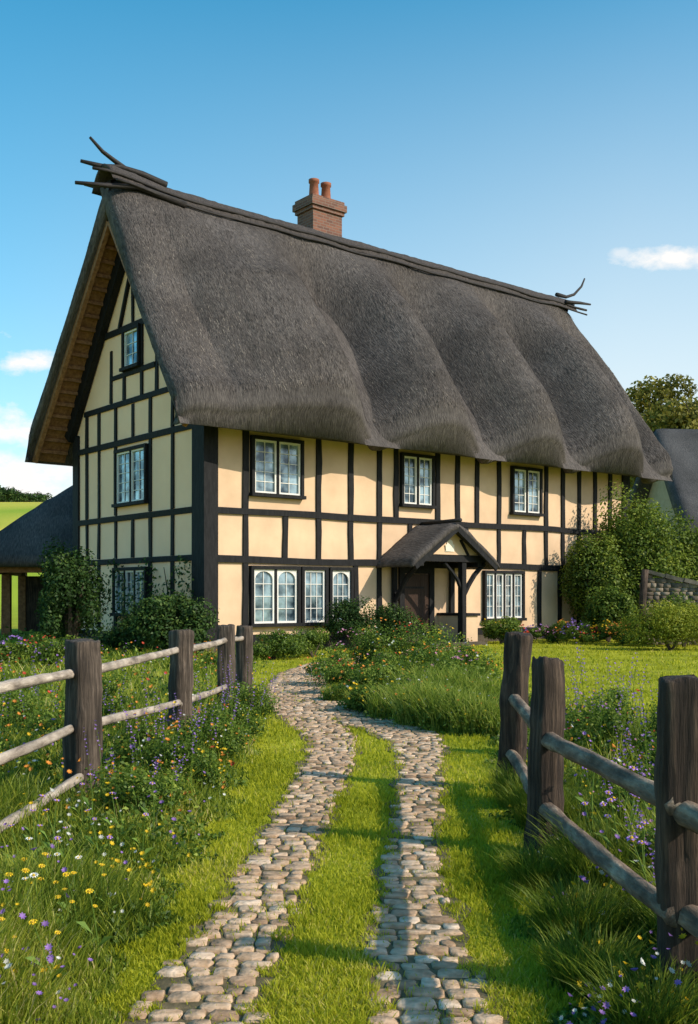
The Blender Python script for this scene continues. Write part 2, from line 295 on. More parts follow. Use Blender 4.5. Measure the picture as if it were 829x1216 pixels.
def scatter_fl(color,N_,filt,size,hr,label):
    u_=rng.uniform(1/26,1/3.2,N_*14); y=1/u_; x=rng.uniform(-1,1,N_*14)*(.38*y+.4)
    ml_=np.interp(y,MLT[:,0],MLT[:,1])+wob(x,y); mr_=np.interp(y,MRT[:,0],MRT[:,1])+wob(x+3,y+2)
    t,n=local(x,y); ok=((x<ml_-.08)|(x>mr_+.08))&(n>.6)&filt(x,y); x=x[ok][:N_];y=y[ok][:N_]
    ed=np.clip(np.where(x<0,ml_[ok][:N_]-x,x-mr_[ok][:N_])/.4,.35,1)
    z=rng.uniform(*hr,len(x))*ed*(.4+.6*hfield(x,y)); s=size*rng.uniform(.45,1.2,len(x))*(1+.05*y)
    V,F,m_=flowers(np.stack([x,y,z],1),s)
    tag(npmesh(color+'_meadow_flowers',V,[F],M['f_'+color],rnd=np.repeat(rng.random(len(x)),m_)),label,'wildflowers',kind='stuff')
patch=lambda a,b,s,th:(lambda x,y: smooth_noise(x+a,y+b,s)>th)
scatter_fl('yellow',600,patch(0,0,2.6,.6),.025,(.15,.5),'small yellow wildflowers scattered through the meadow')
scatter_fl('white',350,patch(5,2,3,.6),.024,(.15,.48),'small white wildflowers scattered through the meadow')
scatter_fl('purple',620,patch(2,7,2.4,.6),.024,(.15,.54),'small purple wildflowers scattered through the meadow')
scatter_fl('orange',260,lambda x,y:(smooth_noise(x+3,y+9,2.8)>.6)&(y>6.5),.033,(.2,.52),'small orange wildflowers scattered through the meadow')
scatter_fl('red',120,lambda x,y:(smooth_noise(x+8,y+1,2.8)>.6)&(y>8),.036,(.25,.5),'small red wildflowers scattered through the meadow')
M['stemm']=surf('stem_green',(.08,.15,.02),(.14,.22,.03),20,rough=.7,bump=0)
M['eye']=surf('flower_eye',(.45,.28,.02),(.6,.4,.04),60,rough=.8,bump=.2)
for k,c in FC.items(): M['fp_'+k]=surf('petal_surface_'+k,tuple(q*.85 for q in c),c,40,rough=.7,bump=0,spec=.1)
def wildflower_proto(color,petals,hw):
    root=empty('wildflower',(0,0,0))
    s=MB(); s.tube([(0,0,0),(.012,0,.10),(.006,.01,.2),(.0,0,.29)],[.0026,.0022,.0018,.0016],5)
    s.add([(0,0,.08),(.03,.012,.12),(.06,0,.13),(.03,-.012,.115)],[(0,1,2,3)]); s.add([(0,0,.14),(-.025,.012,.18),(-.05,0,.19),(-.025,-.01,.175)],[(0,1,2,3)])
    s.build('stem',M['stemm'],root)
    h=MB()
    for k in range(petals):
        a=2*pi*k/petals; c,s_=math.cos(a),math.sin(a); q=pi/petals*.8; c1,s1=math.cos(a-q),math.sin(a-q); c2,s2=math.cos(a+q),math.sin(a+q)
        h.add([(0,0,.288),(c1*hw*.7,s1*hw*.7,.297),(c*hw,s_*hw,.294),(c2*hw*.7,s2*hw*.7,.297)],[(0,1,2,3)])
    h.build('petals',M['fp_'+color],root)
    e=MB(); e.tube([(0,0,.288),(0,0,.296),(0,0,.300)],[hw*.3,hw*.28,hw*.12],7); e.build('flower_center',M['eye'],root)
    return root
def place(root,spots,label,group):
    kids=list(root.children)
    for i,(x,y,s) in enumerate(spots):
        r_=root
        if i:
            r_=root.copy(); COL.objects.link(r_)
            for ch in kids: c=ch.copy(); COL.objects.link(c); c.parent=r_
        r_.location=(x,y,0); r_.scale=(s,s,s); r_.rotation_euler=(random.uniform(0,.35),random.uniform(-.2,.2),random.uniform(-.6,.6))
        tag(r_,label,'flower',group)
rr=random.uniform
place(wildflower_proto('yellow',9,.015),[(rr(-1.5,-.98),rr(3.5,4.7),rr(.8,1.3)) for _ in range(34)],'small yellow wildflower in the meadow grass at the lower left','yellow wildflowers at the lower left')
place(wildflower_proto('white',11,.015),[(rr(-1.65,-1.2),rr(3.8,5.0),rr(.9,1.4)) for _ in range(16)],'small white wildflower in the meadow grass at the lower left','white wildflowers at the lower left')
place(wildflower_proto('purple',6,.014),[(rr(-1.75,-1.05),rr(4.4,6.5),rr(1.0,1.6)) for _ in range(18)],'small purple wildflower in the meadow grass near the left fence','purple wildflowers near the left fence')
place(wildflower_proto('purple',6,.015),[(rr(1.25,1.75),rr(4.2,6.2),rr(1.3,2.1)) for _ in range(24)],'small purple wildflower in the tall grass beyond the right fence','purple wildflowers beyond the right fence')
# ------------------------------------------------------------------ plants
def shrub(name,label,cat,c,rad,n,ls,mat,group=None,lumps=16,heads=None,stem=True,asp=.55,spikes=0):
    root=empty(name,(c[0],c[1],0),0,label,cat,group)
    rx,ry,rz=rad; P=[];Nn=[];val=[]
    for k in range(lumps):
        th=rng.uniform(0,2*pi); ph=rng.uniform(-.35,1); q=rng.uniform(.30,.74); w_=math.sqrt(max(0,1-max(ph,0)**2*.8))
        cc=np.array([math.cos(th)*rx*q*w_,math.sin(th)*ry*q*w_,rz*(.36+.42*ph*rng.uniform(.7,1.15))])
        lr=np.array([rx,ry,rz*.6])*rng.uniform(.22,.46); nn=int(n/lumps)
        d=rng.normal(size=(nn,3)); d/=np.linalg.norm(d,axis=1,keepdims=True)
        rad_=rng.uniform(.4,1.15,nn)[:,None]**.6
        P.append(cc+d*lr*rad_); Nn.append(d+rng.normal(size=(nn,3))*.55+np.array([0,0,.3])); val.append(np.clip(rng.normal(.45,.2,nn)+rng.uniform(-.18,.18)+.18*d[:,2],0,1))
    P=np.concatenate(P);Nn=np.concatenate(Nn);val=np.concatenate(val); P[:,2]=np.abs(P[:,2])
    V,F=leaves(P,Nn,ls*rng.uniform(.6,1.3,len(P)),asp)
    npmesh('foliage',V,[F],mat,root,rnd=np.repeat(val,4))
    if stem:
        s=MB()
        for k in range(5):
            a=rng.uniform(0,6.28); s.tube([(0,0,-.02),(math.cos(a)*rx*.2,math.sin(a)*ry*.2,rz*.3),(math.cos(a)*rx*.4,math.sin(a)*ry*.4,rz*.6)],[.03*rz,.02*rz,.008*rz],6)
        s.build('stem',M['bark'],root)
    if spikes:
        a=rng.uniform(0,2*pi,spikes); q=np.sqrt(rng.random(spikes))*rx*.9; hh=rz*rng.uniform(.9,1.45,spikes)
        V,F4,F3=blades(np.cos(a)*q,np.sin(a)*q,hh,np.full(spikes,.007),hh*.12,dirn=a); o=npmesh('stalks',V,[F4,F3],M['weed'],root,rnd=np.repeat(np.full(spikes,.6),7)); o['kind']='stuff'
        Q=[]
        for k in range(spikes):
            for t in np.linspace(.72,1.0,8): Q.append((math.cos(a[k])*(q[k]+hh[k]*.12*t*t)+rng.normal(0,.006),math.sin(a[k])*(q[k]+hh[k]*.12*t*t)+rng.normal(0,.006),hh[k]*t))
        Q=np.array(Q); V,F,m_=flowers(Q,np.full(len(Q),.019)*rng.uniform(.6,1.3,len(Q)),4); o=npmesh('flower_spikes',V,[F],M['f_purple'],root,rnd=np.repeat(rng.random(len(Q)),m_)); o['kind']='stuff'
    if heads:
        for color,nh,sz in heads:
            th=rng.uniform(0,2*pi,nh); ph=rng.uniform(.1,1,nh); k=np.sqrt(1-ph*ph)*.9
            Q=np.stack([np.cos(th)*rx*k,np.sin(th)*ry*k,rz*(.3+.66*ph)],1)+rng.normal(0,.03,(nh,3)); V,F,m_=flowers(Q,sz*rng.uniform(.7,1.3,nh),5)
            npmesh('blossom',V,[F],M['f_'+color],root,rnd=np.repeat(rng.random(nh),m_))
    return root
def at(px,Y): return (px-414.5)/1230*Y
shrub('shrub','tall dark green shrub against the left corner of the gable wall','shrub',(at(84,27),27),(1.15,1.0,2.9),12000,.10,M['darkleaf'],lumps=26)
shrub('shrub','wide dark green shrub below the ground floor gable window','shrub',(at(203,24.4),24.4),(1.2,.8,1.65),11000,.09,M['darkleaf'],lumps=24)
shrub('shrub','small dark shrub between the two gable-end shrubs','shrub',(at(148,25.2),25.2),(.8,.6,1.2),5000,.08,M['darkleaf'])
shrub('shrub','low green shrub in front of the arched windows','shrub',(at(325,23.6),23.6),(.8,.6,.72),6000,.055,M['midleaf'],heads=[('white',10,.05)])
shrub('shrub','low rounded shrub right of the arched windows','shrub',(at(372,24.4),24.4),(.7,.6,.7),5500,.055,M['midleaf'])
shrub('shrub','dark rounded shrub left of the porch door','shrub',(at(420,27.6),27.6),(.95,.7,1.4),9000,.065,M['darkleaf'])
shrub('shrub','dark low shrub touching the porch on its left','shrub',(at(464,28.2),28.2),(.85,.65,1.35),8500,.065,M['darkleaf'])
shrub('shrub','green shrub directly right of the porch','shrub',(at(596,31.0),31.0),(.7,.5,.95),5000,.065,M['midleaf'],heads=[('yellow',10,.06)])
shrub('shrub','large tall bush covering the right corner of the house','bush',(at(703,34.0),34.0),(1.25,1.1,3.7),19000,.11,M['bushleaf'],lumps=34)
shrub('shrub','very big round bush right of the house corner','bush',(at(755,34.8),34.8),(1.95,1.5,5.0),30000,.12,M['bushleaf'],lumps=42)
shrub('shrub','big green bush at the right edge above the stone wall','bush',(at(815,35.5),35.5),(1.8,1.4,4.2),22000,.12,M['bushleaf'],lumps=32)
shrub('shrub','dark bush in front of the big round bush, left of the stone wall','bush',(at(722,32),32),(1.0,.8,1.9),9000,.09,M['midleaf'])
shrub('shrub','trailing green shrub growing over the sloping stone wall','shrub',(at(812,29.2),29.2),(1.0,.5,1.6),8000,.07,M['midleaf'])
shrub('hedge','low yellow-green hedge in front of the stone wall','hedge',(at(797,27.5),27.5),(1.5,.7,1.4),20000,.055,M['hedge'],lumps=38)
bed=[(612,'red',31.2),(632,'purple',31.8),(650,'pink',31.5),(668,'orange',31.4),(684,'purple',30.8),(700,'red',30.6),(716,'yellow',30.5),(735,'orange',30.2),(752,'yellow',29.8)]
names=['first','second','third','fourth','fifth','sixth','seventh','eighth','ninth','tenth']
for i,(px,c,Y) in enumerate(bed):
    shrub('flowering_plant',f'low plant with {c} flowers, {names[i]} from the left right of the porch','plant',(at(px,Y),Y),(.5,.4,.5+.25*random.random()),2200,.055,M['midleaf'],group='flowering plants in the house border',lumps=8,heads=[(c,50,.08)],stem=False)
for i,(px,c,Y) in enumerate([(20,'purple',20),(48,'red',20.5),(262,'orange',20),(75,'purple',19)]):
    shrub('flowering_plant',['purple flowering plant at the far left edge of the meadow','red flowering plant beside the far left meadow edge','orange flowering plant behind the end posts of the left fence','purple flowering plant below the dark gable shrub'][i],'plant',(at(px,Y),Y),(.55,.4,.7),2400,.055,M['midleaf'],lumps=8,heads=[(c,45,.06)],stem=False)
root=empty('climbing_plant',(-3.0,25,0),0,'green climbing plant on the gable wall around the ground floor window','plant')
n=1600; s_=rng.uniform(.3,5.0,n); zc=rng.uniform(.2,1,n)*(1.4+1.1*np.abs(np.sin(s_*1.7))); d_=rng.uniform(.03,.28,n)
keepc=rng.random(n)<.8; P=np.stack([C0[0]-.633*s_-TD[0]*d_+3.0,C0[1]+.774*s_-TD[1]*d_-25,zc],1)[keepc]
V,F=leaves(P,rng.normal(size=P.shape)*.6+np.array([-.775,-.632,.3]),.11*rng.uniform(.6,1.2,len(P)),.6); npmesh('foliage',V,[F],M['darkleaf'],root,rnd=np.repeat(rng.random(len(P)),4))
st=MB(); st.tube([(-1.6,2.0,0),(-1.7,2.2,1.2),(-1.9,2.4,2.2)],[.03,.025,.01],6); st.build('stem',M['bark'],root)
def tussock(x,y,h,r_,n,label,mat=M['tuss'],heads=None):
    root=empty('grass_clump',(x,y,0),0,label,'grass clump','long grass clumps along the path bend')
    a=rng.uniform(0,2*pi,n); q=np.sqrt(rng.random(n))*r_*.75; bx=np.cos(a)*q;by=np.sin(a)*q
    hh=h*rng.uniform(.25,1.15,n)*(1-.45*(q/(r_))**2); V,F4,F3=blades(bx,by,hh,np.full(n,.009),hh*rng.uniform(.1,.9,n),dirn=rng.uniform(0,2*pi,n))
    npmesh('blades',V,[F4,F3],mat,root,rnd=np.repeat(np.clip(rng.normal(.5,.28,n)+rng.uniform(-.12,.12),0,1),7))
    nl=700; b_=rng.uniform(0,2*pi,nl); q=np.sqrt(rng.random(nl))*r_*.95; P=np.stack([np.cos(b_)*q,np.sin(b_)*q,h*rng.uniform(.05,.8,nl)*(1-.5*(q/r_)**2)],1)
    V,F=leaves(P,rng.normal(size=(nl,3))+np.array([0,0,.7]),.045*rng.uniform(.6,1.3,nl),.5); npmesh('foliage',V,[F],M['weed'],root,rnd=np.repeat(rng.random(nl),4))
    if heads:
        for c,nh,sz in heads:
            b_=rng.uniform(0,2*pi,nh); q=np.sqrt(rng.random(nh))*r_; Q=np.stack([np.cos(b_)*q,np.sin(b_)*q,h*rng.uniform(.6,1.0,nh)*(1-.35*(q/r_)**2)],1)
            V,F,m_=flowers(Q,sz*rng.uniform(.7,1.3,nh),5); npmesh('blossom',V,[F],M['f_'+c],root,rnd=np.repeat(rng.random(nh),m_))
tl=[(404,834,.24,.32),(438,845,.32,.36),(472,855,.42,.44),(506,864,.55,.44),(537,870,.5,.42),(563,874,.46,.38),(590,876,.36,.34),(505,846,.6,.5),(545,850,.62,.55),(582,854,.5,.45)]
tn=['small grass clump at the left tip of the mound beside the path','second clump along the path edge from the mound tip','third clump along the path edge from the mound tip','middle clump on the path edge of the mound','fifth clump along the path edge from the mound tip','sixth clump along the path edge from the mound tip','small clump at the right end of the mound near the fence post','clump in the second row of the mound, centre left','clump in the second row of the mound, centre right','clump in the second row of the mound, far right']
for i,(px,py,h,r_) in enumerate(tl):
    Y=1845/(py-705); tussock(at(px,Y),Y+.25,h,r_,1700,'long bright '+tn[i],heads=[('orange',5,.032),('white',7,.03),('yellow',5,.03)])
mp_=[(394,816,.6,'orange','left tip'),(416,826,.55,'red','left front'),(442,834,.55,'orange','centre left front'),(424,805,.95,'pink','left rear'),(456,805,1.1,'orange','centre rear'),(492,806,1.1,'red','centre right rear'),(530,810,1.0,'yellow','right rear'),(565,820,.8,'orange','far right'),(470,828,.85,'yellow','centre front'),(512,834,.85,'orange','right front'),(456,848,.42,'yellow','path side'),(548,838,.75,'pink','right of centre'),(496,850,.5,'pink','lower centre')]
for px,py,h,c,wd in mp_:
    Y=1845/(py-705); shrub('flowering_plant',f'bushy {c} flowering plant on the mound in the path bend, {wd}','plant',(at(px,Y),Y+.2),(.6,.5,h),3600,.042,M['weed'],lumps=14,heads=[(c,28,.048),('white',8,.034)],stem=False)
for i,(x,y,h,r_) in enumerate([(1.0,4.55,.22,.24),(1.3,5.2,.34,.3),(.98,5.3,.2,.2),(1.28,6.6,.3,.28),(1.25,7.3,.3,.28),(.92,3.95,.2,.2),(1.5,4.3,.36,.3),(1.02,3.5,.22,.2)]):
    root=empty('grass_tuft',(x,y,0),0,'green grass tuft at the foot of the right fence, '+names[i]+' of the row','grass tuft','grass tufts under the right fence')
    n=1300; a=rng.uniform(0,2*pi,n); q=np.sqrt(rng.random(n))*r_*.7; hh=h*rng.uniform(.4,1.1,n)
    V,F4,F3=blades(np.cos(a)*q,np.sin(a)*q,hh,np.full(n,.0048),hh*rng.uniform(.2,1.1,n),dirn=a+rng.normal(0,.9,n)); npmesh('blades',V,[F4,F3],M['meadow'],root,rnd=np.repeat(np.clip(rng.normal(.28,.18,n),0,1),7))
for i,(x,y,h) in enumerate([(2.0,8.6,.7),(2.35,9.4,.8),(1.75,9.6,.65),(2.6,8.4,.65),(2.2,7.3,.55),(1.62,5.0,.42),(1.5,3.9,.34),(1.75,6.1,.45)]):
    shrub('wildflower_bush','leafy wildflower bush with tall purple spires beyond the right fence, '+names[i]+' of the group','plant',(x,y),(.36,.34,h),3000,.028,M['weed'],group='wildflower bushes beyond the right fence',lumps=12,heads=[('purple',26,.022),('pink',14,.02)],stem=False,spikes=16)
for i,(x,y,h) in enumerate([(-1.25,7.7,.52),(-1.2,9.0,.55),(-1.15,11.6,.6),(-1.35,6.7,.46),(-1.2,10.3,.5),(-2.5,9,.65),(-2.8,7.6,.6),(-2.6,11,.7),(-3.2,10,.7),(-1.6,8.4,.55)]):
    shrub('wildflower_bush','leafy wildflower bush with tiny mixed flowers near the left fence, '+names[i]+' of the group','plant',(x,y),(.40,.36,h),3800,.028,M['weed'],group='wildflower bushes by the left fence',lumps=15,heads=[('white',12,.022),('orange' if i%2 else 'yellow',22,.027)],stem=False,spikes=12)
def tree(label,x,y,z0,h,r_,n,mat,ls,group=None,trunk=.25,low=.66,vs=.32):
    root=empty('tree',(x,y,z0),0,label,'tree',group)
    t=MB(); t.tube([(0,0,-.3),(.05*h*.3,0,h*.3),(0,.03*h,h*.6),(0,0,h*.85)],[trunk,trunk*.75,trunk*.45,trunk*.1],9,.3)
    for k in range(9):
        a=k*2.4; zz=h*(.32+.05*k); L_=r_*rng.uniform(.6,.95)
        t.tube([(0,0,zz),(math.cos(a)*L_*.5,math.sin(a)*L_*.5,zz+h*.1),(math.cos(a)*L_,math.sin(a)*L_,zz+h*.16)],[trunk*.35,trunk*.2,trunk*.06],6)
    t.build('trunk',M['bark'],root,True)
    P=[];Nn=[];val=[];K=34
    for k in range(K):
        d=rng.normal(size=3); d/=np.linalg.norm(d); q=rng.uniform(.35,.9); c=np.array([d[0]*r_*q,d[1]*r_*q,h*low+d[2]*h*vs*q]); lr=r_*rng.uniform(.2,.38)
        nn=n//K; e=rng.normal(size=(nn,3)); e/=np.linalg.norm(e,axis=1,keepdims=True)
        P.append(c+e*lr*np.array([1,1,.75])*rng.uniform(.3,1.1,nn)[:,None]**.6); Nn.append(e+rng.normal(size=(nn,3))*.6); val.append(np.clip(rng.normal(.5,.2,nn)+rng.uniform(-.2,.2),0,1))
    P=np.concatenate(P);Nn=np.concatenate(Nn);val=np.concatenate(val)
    V,F=leaves(P,Nn,ls*rng.uniform(.6,1.3,len(P)),.6); npmesh('crown',V,[F],mat,root,rnd=np.repeat(val,4))
tree('olive green tree rising behind the right end of the roof',at(780,62),62,0,15.1,3.6,20000,M['yelleaf'],.26,trunk=.35)
tree('olive green tree at the right edge behind the far roof',at(826,58),58,0,14.1,3.8,20000,M['yelleaf'],.26,trunk=.35)
dl=['leftmost','second','third','fourth','fifth','rightmost']
for i,px in enumerate([-14,0,13,25,37,50]):
    Y=190+i*4; x=at(px,Y); tree(f'far dark tree on the hill crest, {dl[i]} of the row',x,Y,float(gh(np.array(x),np.array(Y)))-1.2,rr(4.0,5.0),2.6,1500,M['darkleaf'],.5,'far trees on the hill crest',low=.5,vs=.42)
# ------------------------------------------------------------------ HOUSE
HR=math.atan2(.632,.775)
house=empty('thatched_house',(C0[0],C0[1],0),HR,'large cream and black timber framed house with a heavy wavy thatched roof','house')
LEN,W=17.5,7.54
w=MB()
zt=6.62; za=11.75
w.add([(0,0,-.2),(LEN,0,-.2),(LEN,W,-.2),(0,W,-.2),(0,0,zt),(LEN,0,zt),(LEN,W,zt),(0,W,zt),(0,W/2,za),(LEN,W/2,za)],
 [(0,1,5,4),(1,2,6,9,5),(2,3,7,6),(3,0,4,8,7),(0,3,2,1),(4,5,9,8),(6,7,8,9)])
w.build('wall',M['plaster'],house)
w=MB(); w.add([(-.012,.01,-.2),(-.012,W-.01,-.2),(-.012,W-.01,zt-.02),(-.012,W/2,za-.02),(-.012,.01,zt-.02)],[(0,1,2,3,4)]); w.build('gable_wall_lightened',M['plastergable_lift'],house)  # thin sheet over the gable, its shade brightened through the plaster colour
pl=MB(); pl.box((-.10,-.10,-.2),(LEN+.1,W+.1,.22)); pl.build('plinth',M['wallstone'],house)
def fpost(x,z0,z1,wd=.16):
    b=MB(); n=3; v=[]; f=[]
    for k in range(n+1):
        z=z0+(z1-z0)*k/n; dx=random.uniform(-.014,.014); hw=wd/2*random.uniform(.88,1.12); v+=[(x-hw+dx,-.05,z),(x+hw+dx,-.05,z),(x+hw+dx,.02,z),(x-hw+dx,.02,z)]
    for k in range(n):
        for q in range(4): q2=(q+1)%4; f.append((k*4+q,k*4+q2,k*4+4+q2,k*4+4+q))
    f+=[(3,2,1,0),(n*4,n*4+1,n*4+2,n*4+3)]; b.add(v,f); b.build('timber_post',M['timber'],house)
def fbeam(x0,x1,z,hh=.17):
    n=max(1,int((x1-x0)/1)); b=MB(); v=[];f=[]
    for k in range(n+1):
        xx_=x0+(x1-x0)*k/n; dz=.018*math.sin(k*1.3+z*3)+random.uniform(-.01,.01); hh_=hh*(1+.08*math.sin(k*.9+z))
        v+=[(xx_,-.068,z-hh_/2+dz),(xx_,-.068,z+hh_/2+dz),(xx_,.02,z+hh_/2+dz),(xx_,.02,z-hh_/2+dz)]
    for k in range(n):
        for q in range(4): q2=(q+1)%4; f.append((k*4+q,k*4+q2,k*4+4+q2,k*4+4+q))
    f+=[(3,2,1,0),(n*4,n*4+1,n*4+2,n*4+3)]; b.add(v,f); b.build('timber_beam',M['timber'],house)
def TF(px): r_=(px-414.5)/1230; return (3.625+26*r_)/(.775-.632*r_)
ZB,ZL,ZM,ZT=.32,2.37,3.63,5.85
for z,hh in((ZB,.2),(ZL,.18),(ZM,.17),(ZT,.2)): fbeam(.3,LEN,z,hh)
up=[291,378,416,450,470,519,543,566,592,648,668,687,706,724]
mid=[291,338,378,416,450,486,519,553,592,622,648,668,687,706,724]
lowp=[291,422,450,640,664,687,706,724]
for px in up: fpost(TF(px),ZM+.07,ZT-.09,.17)
for px in mid: fpost(TF(px),ZL+.07,ZM-.07,.15)
for px in lowp: fpost(TF(px),ZB+.09,ZL-.08,.17)
MB().box((-.075,-.085,-.05),(.36,.5,6.3),.012).build('corner_post',M['timber'],house)
MB().box((LEN-.3,-.08,-.05),(LEN+.07,.3,6.3),.012).build('corner_post',M['timber'],house)
MB().box((-.075,W-.3,-.05),(.2,W+.07,6.3),.012).build('corner_post',M['timber'],house)
def gpost(y,z0,z1,wd=.14): MB().box((-.055,y-wd/2,z0),(.02,y+wd/2,z1),.014).build('timber_post',M['timber'],house)
def gbeam(y0,y1,z,hh=.16): MB().box((-.072,y0,z-hh/2),(.02,y1,z+hh/2),.015).build('timber_beam',M['timber'],house)
def ztop(y): return zt+(za-zt)*(1-abs(y-W/2)/(W/2))
for z in(ZB,2.42,3.65,5.79): gbeam(.4,W-.2,z)
gbeam(.7,W-.7,6.9,.15); gbeam(2.45,W-2.45,7.68,.12); gbeam(2.0,W-2.0,8.98,.16)
for y in [1.55,2.76,4.82,5.9,6.7]:
    for a_,b_ in((ZB,2.42),(2.42,3.65),(3.65,5.79),(5.79,6.9)): gpost(y,a_+.085,min(b_-.085,ztop(y)-.1))
gpost(3.78,2.51,3.56); gpost(3.78,5.88,6.81); gpost(3.25,6.98,8.9,.13); gpost(4.28,6.98,8.9,.13)
gpost(2.4,6.98,min(8.9,ztop(2.4)-.2),.13); gpost(5.1,6.98,8.5,.13)
gpost(3.77,9.06,11.0,.14)
for sgn in(-1,1):
    b=MB(); b.bar((-.045,3.77+sgn*.75,9.05),(-.045,3.77+sgn*.12,10.4),.09,.12,(1,0,0),.006); b.build('gable_brace',M['timber'],house)
    e0=W/2+sgn*(W/2+.15); b=MB(); b.bar((-.14,e0,ztop(W/2+sgn*W/2)-.38),(-.14,W/2,za-.22),.22,.36,(0,-sgn*.8,.6),.01); b.build('barge_board',M['timber'],house)
def window(face,a0,a1,z0,z1,lights,cols,rows,arch=False):
    mp=(lambda a,d,z:(a,-d,z)) if face=='front' else (lambda a,d,z:(-d-.012,a,z))
    def bx(mb,a,b,d0,d1,c,d):
        p=mp(a,d0,c);q=mp(b,d1,d); mb.box(tuple(map(min,p,q)),tuple(map(max,p,q)))
    fr=MB(); o=.09
    wl=(a1-a0)/lights; gap=.035
    bx(fr,a0-o,a1+o,.0,.13,z1,z1+o); bx(fr,a0-o-.03,a1+o+.03,.0,.18,z0-o,z0); bx(fr,a0-o,a0,.002,.125,z0,z1); bx(fr,a1,a1+o,.002,.125,z0,z1)
    for k in range(1,lights): bx(fr,a0+k*wl-gap,a0+k*wl+gap,.002,.10,z0,z1)
    f=fr.build('window',M['timber'],house)
    g=MB(); bx(g,a0,a1,.005,.018,z0,z1); g.build('pane',M['glass'],f)
    cs=MB(); gb=MB(); cw=.055
    for k in range(lights):
        l=a0+k*wl+gap+.002; r_=a0+(k+1)*wl-gap-.002
        if k==0: l=a0+.004
        if k==lights-1: r_=a1-.004
        bx(cs,l,r_,.020,.075,z0+.002,z0+cw); bx(cs,l,r_,.020,.075,z1-cw,z1-.002); bx(cs,l,l+cw,.022,.073,z0+cw,z1-cw); bx(cs,r_-cw,r_,.022,.073,z0+cw,z1-cw)
        if arch:
            R_=(r_-l)/2-cw; cx=(l+r_)/2; zc=z1-cw-R_*.75
            n_a=8
            for q in range(n_a):
                t0=pi*q/n_a;t1=pi*(q+1)/n_a
                p0=(cx+R_*math.cos(t0),zc+R_*.75*math.sin(t0));p1=(cx+R_*math.cos(t1),zc+R_*.75*math.sin(t1))
                v=[mp(p0[0],.022,p0[1]),mp(p1[0],.022,p1[1]),mp(p1[0],.022,z1-cw),mp(p0[0],.022,z1-cw),mp(p0[0],.07,p0[1]),mp(p1[0],.07,p1[1]),mp(p1[0],.07,z1-cw),mp(p0[0],.07,z1-cw)]
                cs.add(v,[(0,1,2,3),(4,7,6,5),(0,4,5,1),(1,5,6,2),(2,6,7,3),(3,7,4,0)])
        for c in range(1,cols):
            a=l+cw+(r_-l-2*cw)*c/cols; bx(gb,a-.009,a+.009,.020,.042,z0+cw,z1-cw)
        for q in range(1,rows):
            z=z0+cw+(z1-z0-2*cw)*q/rows; bx(gb,l+cw,r_-cw,.020,.040,z-.009,z+.009)
    cs.build('casement',M['white'],f); gb.build('glazing_bars',M['white'],f)
window('front',TF(300),TF(355),4.12,5.52,2,2,5)
window('front',TF(477),TF(511),4.12,5.52,2,2,5)
window('front',TF(608),TF(639),4.12,5.50,2,2,5)
window('front',TF(299),TF(351),.72,2.14,2,2,4,True)
window('front',TF(359),TF(384),.72,2.14,1,3,4)
window('front',TF(392),TF(414),.72,2.14,1,3,4,True)
window('front',TF(575),TF(618),.72,2.14,4,2,4)
window('gable',2.95,4.65,4.05,5.5,2,2,5)
window('gable',2.95,4.75,.95,2.15,3,2,4)
window('gable',3.35,4.18,7.85,8.85,1,2,3)
